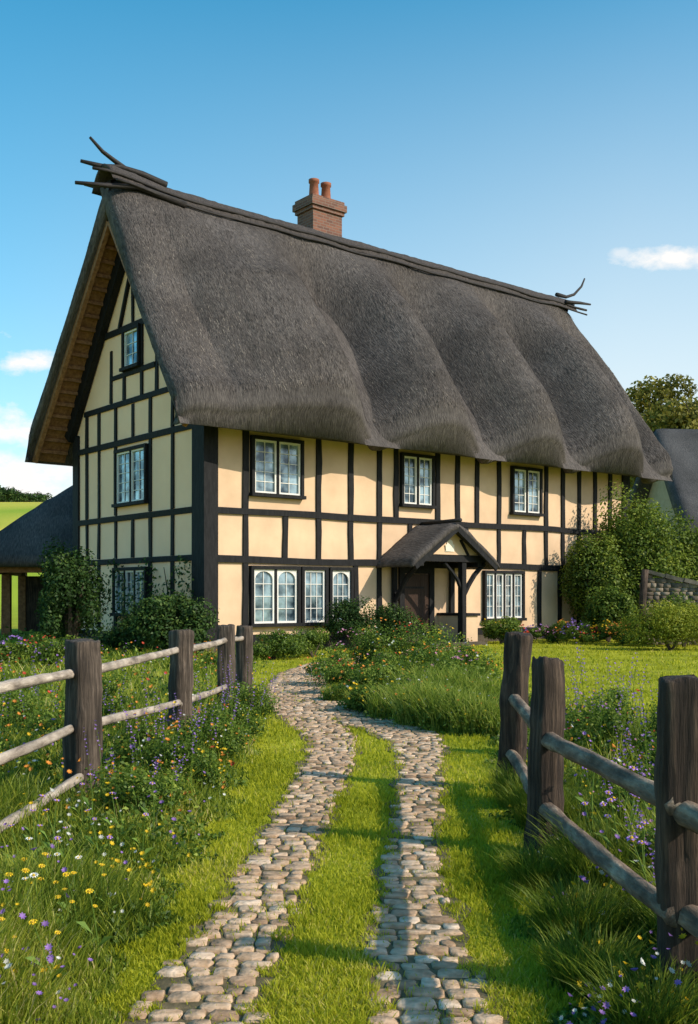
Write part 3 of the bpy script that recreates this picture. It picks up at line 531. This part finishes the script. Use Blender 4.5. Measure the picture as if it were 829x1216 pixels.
def roofmesh(parent,W,over,ze,zr,tv,eL,eR,rL,rR,amp,crests,nt,na,seed,mat,endr=.5,endd=.3):
    k=(zr-ze)/(W/2+over); cs=1/math.sqrt(1+k*k); sn=k*cs; r0=.3
    def zo(y): d=abs(y-W/2); return zr-k*(math.sqrt(d*d+r0*r0)-r0)
    def f(t):
        if t<crests[0]: return 1-.5*min(1,(crests[0]-t)/3.0)**2
        return (.5+.5*math.cos(2*pi*(t-crests[0])/crests[1]))**.7
    def disp(t,a,side):
        g=max(0,min(1,(.87-a)*2.8))*(.66+.34*min(1,a/.16))
        nr=max(0,min(1,(.93-a)*5))
        n_=noise.noise(Vector((t*.35,a*2+side*9,seed)))*.10+noise.noise(Vector((t*.9,a*5+side*5,seed+3)))*.05+noise.noise(Vector((t*2.3,a*14+side*5,seed+5)))*.02+noise.noise(Vector((t*6.5,a*9+side*5,seed+7)))*.016
        d=0
        if amp: d=amp*(f(t+.45*noise.noise(Vector((a*2.0,t*.25,seed)))+.15*(1-a))-.66)*g*(1+.25*noise.noise(Vector((t*.22,3,seed))))
        d-=.16*max(0,1-a/.07)**2
        return d+n_*nr*(1 if amp else .5)*(.45+.55*min(1,a/.1))
    nA=na; seq=[]
    for it in range(nt+1):
        s=it/nt; outer=[];inner=[]
        for side in(0,1):
            for ia in (range(0,nA+1) if side==0 else range(nA-1,-1,-1)):
                a=(ia/nA)**1.15; y=-over+a*(W/2+over)
                x0=eL+(rL-eL)*a**1.3; x1=eR+(rR-eR)*a**2.0; x=x0+(x1-x0)*s
                de=min(x-x0,(x1-x)*.6); D=disp(x,a,side)
                if de<endr: D-=endd*(1-math.sqrt(max(0,1-(1-de/endr)**2)))
                z=zo(y); yo=y-sn*D; zz=z+cs*D
                if side: yo=W-yo
                outer.append((x,yo,zz))
                yi=y if a>=.08 else max(y,-over+.08*(W/2+over)); zi=zr-tv-k*abs(yi-W/2)
                if side: yi=W-yi
                inner.append((x,yi,zi))
        o0=outer[0];i0=inner[0];o1=outer[-1];i1=inner[-1]
        def lip(o,i,sg):
            j1=.02*noise.noise(Vector((o[0]*5,1,seed))); j2=.025*noise.noise(Vector((o[0]*7,5,seed)))
            return [(o[0],o[1]-sg*.05,o[2]-.14),(o[0],o[1]-sg*.01+sg*j1,o[2]-.29),(o[0],o[1]+sg*(.09+j1),o[2]-.39+j2),(o[0],(o[1]*.55+i[1]*.45),min(o[2]-.42+j2,i[2]+.0))]
        seq.append((outer,lip(o1,i1,-1),inner[::-1],lip(o0,i0,1)[::-1]))
    V=[];F=[]
    for s4 in seq:
        loop=[p for part in s4 for p in part]; M_=len(loop); V+=loop
    for it in range(nt):
        for q in range(M_):
            q2=(q+1)%M_; F.append((it*M_+q,it*M_+q2,(it+1)*M_+q2,(it+1)*M_+q))
    no=len(seq[0][0]); nl=4
    for it in(0,nt):
        b=it*M_
        for q in range(no-1): F.append((b+q,b+q+1,b+no+nl+(no-1-(q+1)),b+no+nl+(no-1-q)))
        F.append(tuple(b+no-1+z for z in range(6))); F.append((b,)+tuple(b+M_-1-z for z in range(5)))
    mb=MB(); mb.v=V; mb.f=F; o=mb.build('roof',mat,parent,True)
    return o,np.array([s4[0] for s4 in seq]),k
roof,OUT,k_=roofmesh(house,W,1.35,6.03,13.0,1.05,-1.25,18.95,-.85,18.6,1.85,(3.35,4.15),420,70,2.0,M['thatch'],.95,.48)
def strands(outer,n,parent,wd=.012,ln=.19,jl=4.0,mat=None):
    nt,no,_=outer.shape; it=rng.uniform(0,nt-1.001,n); half=(no-1)/2
    io=rng.uniform(jl,no-1.001-jl,n)
    i0=it.astype(int);j0=io.astype(int);fi=(it-i0)[:,None];fj=(io-j0)[:,None]
    P=(outer[i0,j0]*(1-fi)+outer[i0+1,j0]*fi)*(1-fj)+(outer[i0,j0+1]*(1-fi)+outer[i0+1,j0+1]*fi)*fj
    dn=outer[i0,j0]-outer[i0,j0+1]; dn/=np.linalg.norm(dn,axis=1,keepdims=True); dn=np.where((io>half)[:,None],-dn,dn)
    tx=outer[i0+1,j0]-outer[i0,j0]; tx/=np.linalg.norm(tx,axis=1,keepdims=True)
    nr=np.cross(tx,-dn); nr=np.where(nr[:,2:3]<0,-nr,nr)
    tx2=tx+dn*rng.normal(0,.08,n)[:,None]; d2=dn+tx*rng.normal(0,.10,n)[:,None]
    L_=(ln*rng.uniform(.3,1.2,n))[:,None]; lift=rng.uniform(.0,.014,n)[:,None]
    V=np.stack([P-tx2*wd/2-nr*.005,P+tx2*wd/2-nr*.005,P+d2*L_+tx2*wd/3+nr*lift,P+d2*L_-tx2*wd/3+nr*lift],1).reshape(-1,3); k=np.arange(n)*4
    big=.08*np.sin(P[:,0]*1.3+P[:,2]*.9)+.06*np.sin(P[:,0]*3.1-P[:,2]*2.3)+.06*np.sin(P[:,0]*11+np.sin(P[:,2]*.8)*2)
    return npmesh('thatch_strands',V,[np.stack([k,k+1,k+2,k+3],1)],mat or M['thatch_strand'],parent,rnd=np.repeat(np.clip(rng.normal(.42,.21,n)+big,0,1),4))
strands(OUT,150000,roof)
kc=k_; nseg=14; cap_w=.58
def upl(x): return .22*math.exp(-((x+.9)/1.4)**2)
xs=np.linspace(-.95,18.7,160); Vc=[];Fc=[]
for ix,x in enumerate(xs):
    for layer in(.06,-.12):
        for q in range(nseg+1):
            tt=-1+2*q/nseg; y=W/2+tt*cap_w*(1+.05*noise.noise(Vector((x*3,tt,2)))); d=abs(y-W/2); z=13.0-kc*(math.sqrt(d*d+.09)-.3)
            nn_=layer*(1 if abs(tt)<.95 or layer<0 else .3)+(.025*noise.noise(Vector((x*5,tt*3,8))) if layer>0 else 0); Vc.append((x+random.uniform(-.006,.006),y+math.copysign(nn_*.75,tt)*min(1,abs(tt)*3),z+nn_*.75+.03*noise.noise(Vector((x*.8,0,4)))+upl(x)))
S=2*(nseg+1)
for ix in range(len(xs)-1):
    b=ix*S;c=b+S
    for q in range(nseg): Fc.append((b+q,b+q+1,c+q+1,c+q)); Fc.append((b+nseg+1+q,c+nseg+1+q,c+nseg+2+q,b+nseg+2+q))
    Fc.append((b,c,c+nseg+1,b+nseg+1)); Fc.append((b+nseg,b+2*nseg+1,c+2*nseg+1,c+nseg))
for b in(0,(len(xs)-1)*S):
    for q in range(nseg): Fc.append((b+q,b+nseg+1+q,b+nseg+2+q,b+q+1))
mb=MB(); mb.v=Vc; mb.f=Fc; mb.build('ridge_cap',M['ridge'],roof,True)
def rpole(y,off,x0,x1,rad):
    pts=[];rd=[];n=int((x1-x0)/.4)
    for q in range(n+1):
        x=x0+(x1-x0)*q/n; yy_=y+.09*noise.noise(Vector((x*.6,y,1))); d=abs(yy_-W/2); z=13.0-kc*(math.sqrt(d*d+.09)-.3)+off+.02*noise.noise(Vector((x*.9,y,5)))+upl(x)
        pts.append((x,yy_,z)); rd.append(rad*(1-.35*abs(q/n-.45)))
    b=MB(); b.tube(pts,rd,7,.35); b.build('ridge_pole',M['pole'],roof,True)
rpole(W/2-.56,.11,-1.5,19.3,.052); rpole(W/2-.74,.09,-.9,19.1,.042); rpole(W/2+.6,.12,-1.2,19.0,.05)
def stick(pts,r0,r1):
    n=len(pts); b=MB(); b.tube(pts,[r0+(r1-r0)*i/(n-1) for i in range(n)],7,.3); b.build('ridge_branch',M['pole'],roof,True)
stick([(.9,3.55,13.05),(.2,3.65,13.22),(-.4,3.75,13.3),(-.9,3.85,13.22),(-1.5,3.95,13.25)],.11,.055)
stick([(.2,3.9,13.2),(-.5,3.8,13.42),(-.95,3.75,13.58),(-1.35,3.7,13.85)],.09,.04)
stick([(1.2,3.0,12.42),(-.2,3.1,12.60),(-1.1,3.2,12.45),(-1.95,3.3,12.35)],.09,.05)
stick([(18.0,3.6,13.1),(18.7,3.7,13.15),(19.2,3.7,13.35),(19.65,3.7,13.75),(19.85,3.7,14.1)],.08,.03)
stick([(18.0,3.15,12.72),(18.9,3.2,12.85),(19.7,3.3,12.95)],.08,.035)
stick([(18.2,4.0,13.05),(19.0,4.1,13.1),(19.7,4.1,13.1)],.07,.035)
for sgn in(-1,1):
    def ip(x,q,dz=0):
        y=W/2+sgn*(W/2+.85)*(1-q); return (x,y,13.0-1.05-k_*abs(y-W/2)-dz)
    b=MB(); b.add([ip(-1.0,0,.03),ip(0,0,.03),ip(0,1,.03),ip(-.7,1,.03),ip(-1.0,0,.06),ip(0,0,.06),ip(0,1,.06),ip(-.7,1,.06)],[(0,1,2,3),(4,5,6,7),(0,1,5,4),(2,3,7,6),(0,3,7,4)]); b.build('soffit_boards',M['brownwood'],house)
    for q in range(1,19):
        t=q/19; b=MB(); b.bar(ip(-1.02+.3*t,t,.12),ip(-.02,t,.12),.09,.10,(0,0,1),.006); b.build('soffit_batten',M['brownwood'],house)
    b=MB(); b.bar(ip(-1.0,0.01,.16),ip(-.72,.99,.16),.12,.2,(0,-sgn*.8,.6),.01); b.build('verge_rafter',M['brownwood'],house)
b=MB(); b.bar((.3,-.22,6.10),(LEN+.1,-.22,6.10),.12,.14,(0,0,1)); b.build('eave_purlin',M['brownwood'],house)
cx,cy=7.3,4.75
ch=MB(); ch.box((cx-.60,cy-.43,10.5),(cx+.60,cy+.43,14.0)); ch.box((cx-.66,cy-.49,14.0),(cx+.66,cy+.49,14.12)); ch.box((cx-.72,cy-.55,14.12),(cx+.72,cy+.55,14.34)); ch.box((cx-.66,cy-.49,14.34),(cx+.66,cy+.49,14.46))
c_=ch.build('chimney',M['brick'],house)
for dx in(-.24,.26):
    b=MB(); b.tube([(cx+dx,cy,14.42),(cx+dx,cy,14.6),(cx+dx,cy,15.02),(cx+dx,cy,15.04),(cx+dx,cy,15.14),(cx+dx,cy,15.16)],[.2,.17,.145,.18,.18,.13],14); b.build('chimney_pot',M['pot'],c_,True)
dr=MB()
for q in range(6): dr.box((6.72+q*.165,-.04,.12),(6.72+q*.165+.163,.01,2.08),.002)
d_=dr.build('door',M['door'],house)
hd=MB(); hd.tube([(7.62,-.05,1.05),(7.62,-.1,1.06),(7.62,-.1,1.16),(7.62,-.05,1.17)],.014,6); hd.build('door_handle',M['iron'],d_)
for z in(.5,1.65): hg=MB(); hg.box((6.74,-.055,z),(7.5,-.042,z+.06)); hg.build('hinge_strap',M['iron'],d_)
fr=MB(); fr.box((6.52,-.08,0),(6.715,.01,2.27)); fr.box((7.715,-.08,0),(7.91,.01,2.27)); fr.box((6.52,-.082,2.09),(7.91,.01,2.28)); fr.build('door_frame',M['timber'],house)
PX,PD=7.4,1.3
pr=MB(); vv=[];ff=[]; ny_=16; nx_=36
for layer in(0,1):
    for iy in range(ny_+1):
        for ix in range(nx_+1):
            tt=-1+2*ix/nx_; y=.0-(PD+.28)*iy/ny_; x=PX+tt*1.74; z=3.70-1.26*math.sqrt(tt*tt+.02)+(0 if layer==0 else -.19)+.03*noise.noise(Vector((x*3,y*3,layer)))+.012*noise.noise(Vector((x*9,y*9,layer)))
            if layer==0: z-=.08*max(0,(abs(tt)-.88)/.12)**2+.06*max(0,(iy/ny_-.88)/.12)**2
            vv.append((x,y,z))
B=(ny_+1)*(nx_+1)
for iy in range(ny_):
    for ix in range(nx_):
        a=iy*(nx_+1)+ix; ff.append((a,a+1,a+nx_+2,a+nx_+1)); ff.append((B+a,B+a+nx_+1,B+a+nx_+2,B+a+1))
for iy in range(ny_):
    for ix in(0,nx_): a=iy*(nx_+1)+ix; ff.append((a,a+nx_+1,B+a+nx_+1,B+a))
for ix in range(nx_):
    for iy in(0,ny_): a=iy*(nx_+1)+ix; ff.append((a,a+1,B+a+1,B+a))
pr.add(vv,ff); po=pr.build('porch_roof',M['thatch'],house,True)
b=MB(); b.tube([(PX,.0,3.56),(PX,-.8,3.58),(PX,-1.68,3.59)],.055,7,.3); b.build('porch_ridge_pole',M['pole'],po,True)
b=MB(); b.add([(PX-1.2,-1.22,2.62),(PX+1.2,-1.22,2.62),(PX,-1.22,3.38),(PX-1.2,-1.16,2.62),(PX+1.2,-1.16,2.62),(PX,-1.16,3.38)],[(0,1,2),(3,5,4),(0,3,4,1),(1,4,5,2),(2,5,3,0)]); b.build('porch_gable',M['plaster'],house)
for sg in(-1,1):
    b=MB(); b.bar((PX+sg*1.64,-1.54,2.24),(PX,-1.54,3.36),.08,.15,(0,0,1),.006); b.build('porch_barge_board',M['timber'],house)
    b=MB(); b.bar((PX+sg*.75,-1.245,2.60),(PX+sg*.42,-1.245,3.05),.05,.09,(0,1,0),.004); b.build('porch_gable_strut',M['timber'],house)
b=MB(); b.box((PX-1.45,-1.27,2.42),(PX+1.45,-1.13,2.60),.008); b.build('porch_tie_beam',M['timber'],house)
b=MB(); b.box((PX-.18,-1.25,2.70),(PX+.18,-1.222,2.90),.02); b.tube([(PX,-1.222,2.93),(PX,-1.25,2.93)],[.12,.12],12); b.build('porch_plaque',M['cream'],house)
for xp in(6.3,8.62):
    b=MB(); b.box((xp-.08,-.14,.1),(xp+.08,-.05,2.45),.006); b.build('porch_post',M['timber'],house)
    b=MB(); b.box((xp-.08,-1.25,2.28),(xp+.08,.0,2.43),.006); b.build('porch_side_beam',M['timber'],house)
b=MB(); b.box((8.0-.09,-1.24,.05),(8.0+.09,-1.06,2.42),.008); b.build('porch_post',M['timber'],house)
for pts,rd_ in(([(6.3,-.12,1.3),(6.3,-.35,1.62),(6.3,-.65,1.98),(6.3,-1.1,2.32)],.075),([(8.05,-1.15,1.45),(8.25,-1.15,1.75),(8.5,-1.15,2.05),(8.9,-1.15,2.38)],.08),([(7.95,-1.15,1.6),(7.8,-1.15,1.9),(7.55,-1.15,2.15),(7.25,-1.15,2.4)],.06)):
    b=MB(); b.tube(pts,rd_,6); b.build('porch_brace',M['timber'],house)
b=MB(); b.box((8.12,-1.18,0),(8.6,-.02,.85),.01); b.build('porch_side_wall',M['plaster'],house)
b=MB(); b.box((8.08,-1.24,.85),(8.66,.0,.93),.004); b.build('porch_wall_coping',M['timber'],house)
b=MB(); b.box((6.2,-1.5,-.05),(8.7,-.1,.10),.01); b.build('door_step',M['wallstone'],house)
# ------------------------------------------------------------------ shed left
shed=empty('shed',(-9.0,38.5,0),.15,'open sided shed with a dark hipped thatched roof left of the house','shed')
hp=MB(); e=4.3; nL=14; vv=[];ff=[]
for i in range(nL+1):
    q=i/nL; s_=e*(1-q)+.12; z=2.55+q*3.6+ .12*math.sin(pi*q)
    for k in range(24):
        a=k/24*4; c=int(a); fr_=a-c; cs4=[(-1,-1),(1,-1),(1,1),(-1,1)]; p=cs4[c]; n2_=cs4[(c+1)%4]
        vv.append(((p[0]*(1-fr_)+n2_[0]*fr_)*s_,(p[1]*(1-fr_)+n2_[1]*fr_)*s_,z+.05*noise.noise(Vector((i*.7,k*.8,1)))))
for i in range(nL):
    for k in range(24): k2=(k+1)%24; ff.append((i*24+k,i*24+k2,(i+1)*24+k2,(i+1)*24+k))
ff.append(tuple(nL*24+k for k in range(24)))
b0=len(vv)
for k in range(24): p=vv[k]; vv.append((p[0]*.97,p[1]*.97,2.38))
for k in range(24): k2=(k+1)%24; ff.append((k,k2,b0+k2,b0+k))
ff.append(tuple(b0+k for k in range(24)))
hp.add(vv,ff); hp.build('roof',M['thatch'],shed,True)
for x_,y_ in((-3.6,-3.6),(0,-3.6),(3.6,-3.6),(-3.6,3.6),(3.6,3.6),(-3.6,0)):
    b=MB(); b.box((x_-.15,y_-.15,-.1),(x_+.15,y_+.15,2.5),.02); b.build('post',M['brownwood'],shed)
for a_,b_ in(((-3.7,-3.75,2.2),(3.7,-3.6,2.42)),((-3.75,-3.55,2.2),(-3.6,3.7,2.42))): b=MB(); b.box(a_,b_); b.build('beam',M['brownwood'],shed)
for a_,b_ in(((-3.5,3.5,0),(3.39,3.6,2.2)),((3.4,-3.5,0),(3.5,3.5,2.2))): b=MB(); b.box(a_,b_); b.build('wall',M['postdark'],shed)
cot=empty('cottage',(16.1,48,0),.12,'second thatched cottage partly hidden at the right edge','cottage')
b=MB(); b.add([(0,0,-.1),(10,0,-.1),(10,7,-.1),(0,7,-.1),(0,0,5),(10,0,5),(10,7,5),(0,7,5),(0,3.5,8.6),(10,3.5,8.6)],[(0,1,5,4),(1,2,6,9,5),(2,3,7,6),(3,0,4,8,7),(4,5,9,8),(6,7,8,9)]); b.build('wall',M['farplaster'],cot)
r2o,O2,_k=roofmesh(cot,7,.9,4.3,9.7,.8,-.9,10.9,-.6,10.6,.0,(1,3),60,24,7,M['thatchblue'])
for z in(2.4,4.6): b=MB(); b.box((0,-.06,z),(10,.02,z+.2)); b.build('timber_beam',M['timber'],cot)
# ------------------------------------------------------------------ stone walls
def stonewall(name,label,p0,p1,h0,h1,th,sz,cope=True):
    root=empty(name,(p0[0],p0[1],0),math.atan2(p1[1]-p0[1],p1[0]-p0[0]),label,'wall')
    L_=math.hypot(p1[0]-p0[0],p1[1]-p0[1]); V=[];F=[];rv=[]
    z=0
    while z<max(h0,h1):
        dz=sz*random.uniform(.4,.65); x=-random.uniform(0,sz)
        while x<L_:
            dx=sz*random.uniform(.7,1.6); ht=h0+(h1-h0)*min(1,max(0,(x+dx/2)/L_))
            if z+dz*.6<ht:
                b=len(V); va=random.random()
                for zz,ins in((z+.005,.008),(z+dz*.2,0),(z+dz*.85,0),(z+dz-.003,.010)):
                    for qx,qy in((0,0),(1,0),(1,1),(0,1)):
                        V.append((x+(ins if qx==0 else dx-.008-ins)+random.uniform(-.005,.005),(-th/2+ins-random.uniform(0,.012)) if qy==0 else th/2-ins,zz+random.uniform(-.004,.004))); rv.append(va)
                for l in range(3):
                    for k in range(4): k2=(k+1)%4; F.append((b+l*4+k,b+l*4+k2,b+l*4+4+k2,b+l*4+4+k))
                F.append((b+12,b+13,b+14,b+15))
            x+=dx
        z+=dz
    npmesh('stones',np.array(V),[np.array(F)],M['wallstone'],root,rnd=rv)
    if cope:
        c=MB(); n=int(L_/.5)
        for q in range(n):
            t0=q/n;t1=(q+1)/n; c.bar((L_*t0+.01,0,h0+(h1-h0)*t0+.05),(L_*t1-.01,0,h0+(h1-h0)*t1+.05),th+.12,.11,(0,0,1),.015)
        c.build('coping',M['soil2'],root)
stonewall('stone_wall','sloping stone wall with flat coping stones behind the hedge at right',(at(767,30.5),30.5),(at(767,30.5)+3.6,29.9),2.1,1.2,.45,.22)
b=MB(); b.tube([(at(764,30.0),30,0),(at(763,30.0),30,1.2),(at(766,30.0),30,2.2)],[.11,.10,.09],9,.3); o=b.build('gate_post',M['postdark'],None,True); tag(o,'dark wooden post standing at the end of the sloping stone wall','post')
# ------------------------------------------------------------------ fences
def log(name,p,q,r0,r1,mat,parent,bend=.02,seg=16,rings=20,rough=.22,grooves=0,square=0):
    p=Vector(p);q=Vector(q);n=rings;pts=[];rd=[]
    ph=random.uniform(0,9)
    for i in range(n+1):
        t=i/n; c=p.lerp(q,t); b_=Vector((noise.noise(Vector((t*2.3,ph,0))),noise.noise(Vector((t*2.3,ph,5))),noise.noise(Vector((t*2.3,ph,9)))))*bend*(2 if 0<i<n else 1)
        pts.append(c+b_); rd.append((r0+(r1-r0)*t)*(1+.08*noise.noise(Vector((t*6,ph,3)))+.05*noise.noise(Vector((t*21,ph,7)))))
    pts=[pts[0]]+pts+[pts[-1]]; rd=[rd[0]*.9]+rd+[rd[-1]*.9]
    pts[0]=pts[1]+(pts[1]-pts[2]).normalized()*.008; pts[-1]=pts[-2]+(pts[-2]-pts[-3]).normalized()*.008
    b=MB(); b.tube(pts,rd,seg,rough,5)
    gv=[random.uniform(-grooves,grooves)-(grooves*1.2 if random.random()<.18 else 0) for _ in range(seg)]
    top=[random.uniform(-.010,.010) for _ in range(seg)]
    for i in range(len(pts)):
        c=pts[i]
        for k in range(seg):
            a=2*pi*k/seg+.5+ph; sq=1/max(abs(math.cos(a)),abs(math.sin(a))) ; f=(1-square)+square*min(sq,1.28)*.93
            v=Vector(b.v[i*seg+k]); v=c+(v-c)*f*(1+gv[k]*(.7+.6*noise.noise(Vector((i*.25,k,ph)))))
            if square and i>=len(pts)-2: v.z+=top[k]
            b.v[i*seg+k]=tuple(v)
    return b.build(name,mat,parent,True)
lf=empty('wooden_fence',(-1.9,7.4,0),0,'rustic wooden fence with pale log rails left of the path','fence')
def rel(p,o): return (p[0]-o[0],p[1]-o[1],p[2])
O1=(-1.9,7.4)
for x,y,h,r_ in [(-2.14,4.6,1.14,.112),(-1.91,7.4,1.155,.115),(-1.665,10.2,1.13,.105),(-1.515,12.7,1.10,.108),(-1.37,13.5,1.07,.10)]:
    log('post',rel((x,y,-.1),O1),rel((x+.01,y,h),O1),r_*1.03,r_*.96,M['postgrey'],lf,.008,24,26,.12,.05,.85)
rails=[((-2.16,4.4,.95),(-1.95,7.4,.93)),((-1.9,7.3,.94),(-1.67,10.3,.95)),((-1.66,10.1,.93),(-1.5,12.8,.93)),((-1.52,12.6,.93),(-1.36,13.6,.92)),
 ((-2.16,4.4,.52),(-1.95,7.45,.545)),((-1.9,7.3,.55),(-1.66,10.25,.42)),((-1.66,10.1,.42),(-1.5,12.75,.36)),
 ((-2.2,4.4,.06),(-1.88,7.5,.21))]
for i,(a,b_) in enumerate(rails): log('rail',rel(a,O1),rel(b_,O1),.037,.031,M['railpale'],lf,.010,12,24,.2,.05,.3)
rf=empty('wooden_fence',(1.15,5.95,0),0,'rustic wooden fence with thick brown log rails right of the path','fence')
O2_=(1.15,5.95)
for x,y,h,r_,ln_ in [(1.26,7.85,1.19,.10,.05),(1.135,5.95,1.12,.09,.02),(1.20,3.75,1.19,.084,.0),(1.35,1.8,1.15,.09,0)]:
    log('post',rel((x-ln_,y,-.1),O2_),rel((x+ln_*.6,y,h),O2_),r_*1.05,r_*.94,M['postdark'],rf,.009,28,30,.12,.055,.85)
rails=[((1.25,7.95,.71),(1.14,5.85,.66)),((1.13,6.05,.665),(1.17,3.68,.745)),((1.2,3.85,.72),(1.36,1.7,.72)),
 ((1.23,7.95,.29),(1.13,5.85,.27)),((1.13,6.05,.27),(1.16,3.68,.355)),((1.2,3.85,.36),(1.36,1.7,.36))]
for a,b_ in rails: log('rail',rel(a,O2_),rel(b_,O2_),.046,.041,M['railgrey'],rf,.010,16,28,.2,.05,.3)
# ------------------------------------------------------------------ world / light / camera
SD=Vector((.92,-.39,0)).normalized(); el=R(34)
w_=bpy.data.worlds.new('World'); scene.world=w_; w_.use_nodes=True; nt=w_.node_tree; nt.nodes.clear(); N=nt.nodes.new; L=nt.links.new
out=N('ShaderNodeOutputWorld'); bg=N('ShaderNodeBackground'); L(bg.outputs[0],out.inputs[0]); bg.inputs[1].default_value=.15
sky=N('ShaderNodeTexSky'); sky.sky_type='NISHITA'; sky.sun_disc=False; sky.sun_elevation=el; sky.sun_rotation=math.atan2(SD.x,SD.y); sky.air_density=1.0; sky.dust_density=.8; sky.ozone_density=1.4
tc=N('ShaderNodeTexCoord'); sp=N('ShaderNodeSeparateXYZ'); L(tc.outputs['Generated'],sp.inputs[0])
def math_(op,a,b=None,clamp=False):
    n=N('ShaderNodeMath'); n.operation=op; n.use_clamp=clamp
    for i,q in enumerate((a,b)):
        if q is None: continue
        if isinstance(q,(int,float)): n.inputs[i].default_value=q
        else: L(q,n.inputs[i])
    return n.outputs[0]
ym=math_('MAXIMUM',sp.outputs[1],.05); uN=math_('DIVIDE',sp.outputs[0],ym); vN=math_('DIVIDE',sp.outputs[2],ym)
cn=N('ShaderNodeTexNoise'); cn.inputs['Scale'].default_value=22; cn.inputs['Detail'].default_value=9; cn.inputs['Roughness'].default_value=.62
mpn=N('ShaderNodeMapping'); mpn.inputs['Scale'].default_value=(1,1,1.8); L(tc.outputs['Generated'],mpn.inputs[0]); L(mpn.outputs[0],cn.inputs['Vector'])
nz=math_('MULTIPLY',math_('SUBTRACT',cn.outputs[0],.5),3.0)
tot=None
for px,py,wx,wy,den in((22,431,42,16,1),(20,560,110,52,1),(-10,512,75,32,1),(805,306,60,17,1),(738,300,14,8,.5),(60,590,80,24,1),(960,250,90,40,.9),(-150,380,120,40,.9)):
    du=math_('DIVIDE',math_('SUBTRACT',uN,(px-414.5)/1230),wx/1230); dv=math_('DIVIDE',math_('SUBTRACT',vN,(705-py)/1230),wy/1230)
    d2=math_('ADD',math_('MULTIPLY',du,du),math_('MULTIPLY',dv,dv)); mk=math_('ADD',math_('SUBTRACT',1,math_('POWER',d2,.5)),nz)
    mk=math_('MULTIPLY',math_('MULTIPLY',mk,1.3,True),den); tot=mk if tot is None else math_('MAXIMUM',tot,mk)
tot=math_('MULTIPLY',tot,math_('GREATER_THAN',sp.outputs[1],.06))
hs=N('ShaderNodeHueSaturation'); hs.inputs['Saturation'].default_value=1.45; hs.inputs['Hue'].default_value=.475; hs.inputs['Value'].default_value=1.42; L(sky.outputs[0],hs.inputs['Color'])
mrz=N('ShaderNodeMapRange'); mrz.inputs['From Min'].default_value=.54; mrz.inputs['From Max'].default_value=.06; mrz.inputs['To Min'].default_value=0; mrz.inputs['To Max'].default_value=1; L(sp.outputs[2],mrz.inputs[0])
hz=math_('POWER',mrz.outputs[0],1.2); side=math_('ADD',math_('MULTIPLY',sp.outputs[0],1.3),.68,True); hz=math_('MULTIPLY',hz,side,True)
m0=N('ShaderNodeMixRGB'); L(hz,m0.inputs[0]); L(hs.outputs[0],m0.inputs[1]); m0.inputs[2].default_value=(6.3,6.45,6.4,1)
mx=N('ShaderNodeMixRGB'); L(tot,mx.inputs[0]); L(m0.outputs[0],mx.inputs[1]); mx.inputs[2].default_value=(6.9,6.75,6.6,1); L(mx.outputs[0],bg.inputs[0])
sl=bpy.data.lights.new('sun','SUN'); sl.energy=5.0; sl.angle=R(.6); sl.color=(1,.89,.72); so=bpy.data.objects.new('sun',sl); COL.objects.link(so)
dv=Vector((SD.x*math.cos(el),SD.y*math.cos(el),math.sin(el))); so.rotation_euler=dv.to_track_quat('Z','Y').to_euler(); so.location=(20,-10,30)
cam=bpy.data.cameras.new('camera'); co=bpy.data.objects.new('camera',cam); COL.objects.link(co); co.location=(0,0,H); co.rotation_euler=(pi/2,0,0)
cam.sensor_fit='HORIZONTAL'; cam.sensor_width=36; cam.lens=1230/829*36; cam.shift_y=97/829; cam.clip_end=5000; cam.clip_start=.05
scene.camera=co
scene.view_settings.view_transform='Standard'; scene.view_settings.look='None'; scene.view_settings.exposure=0
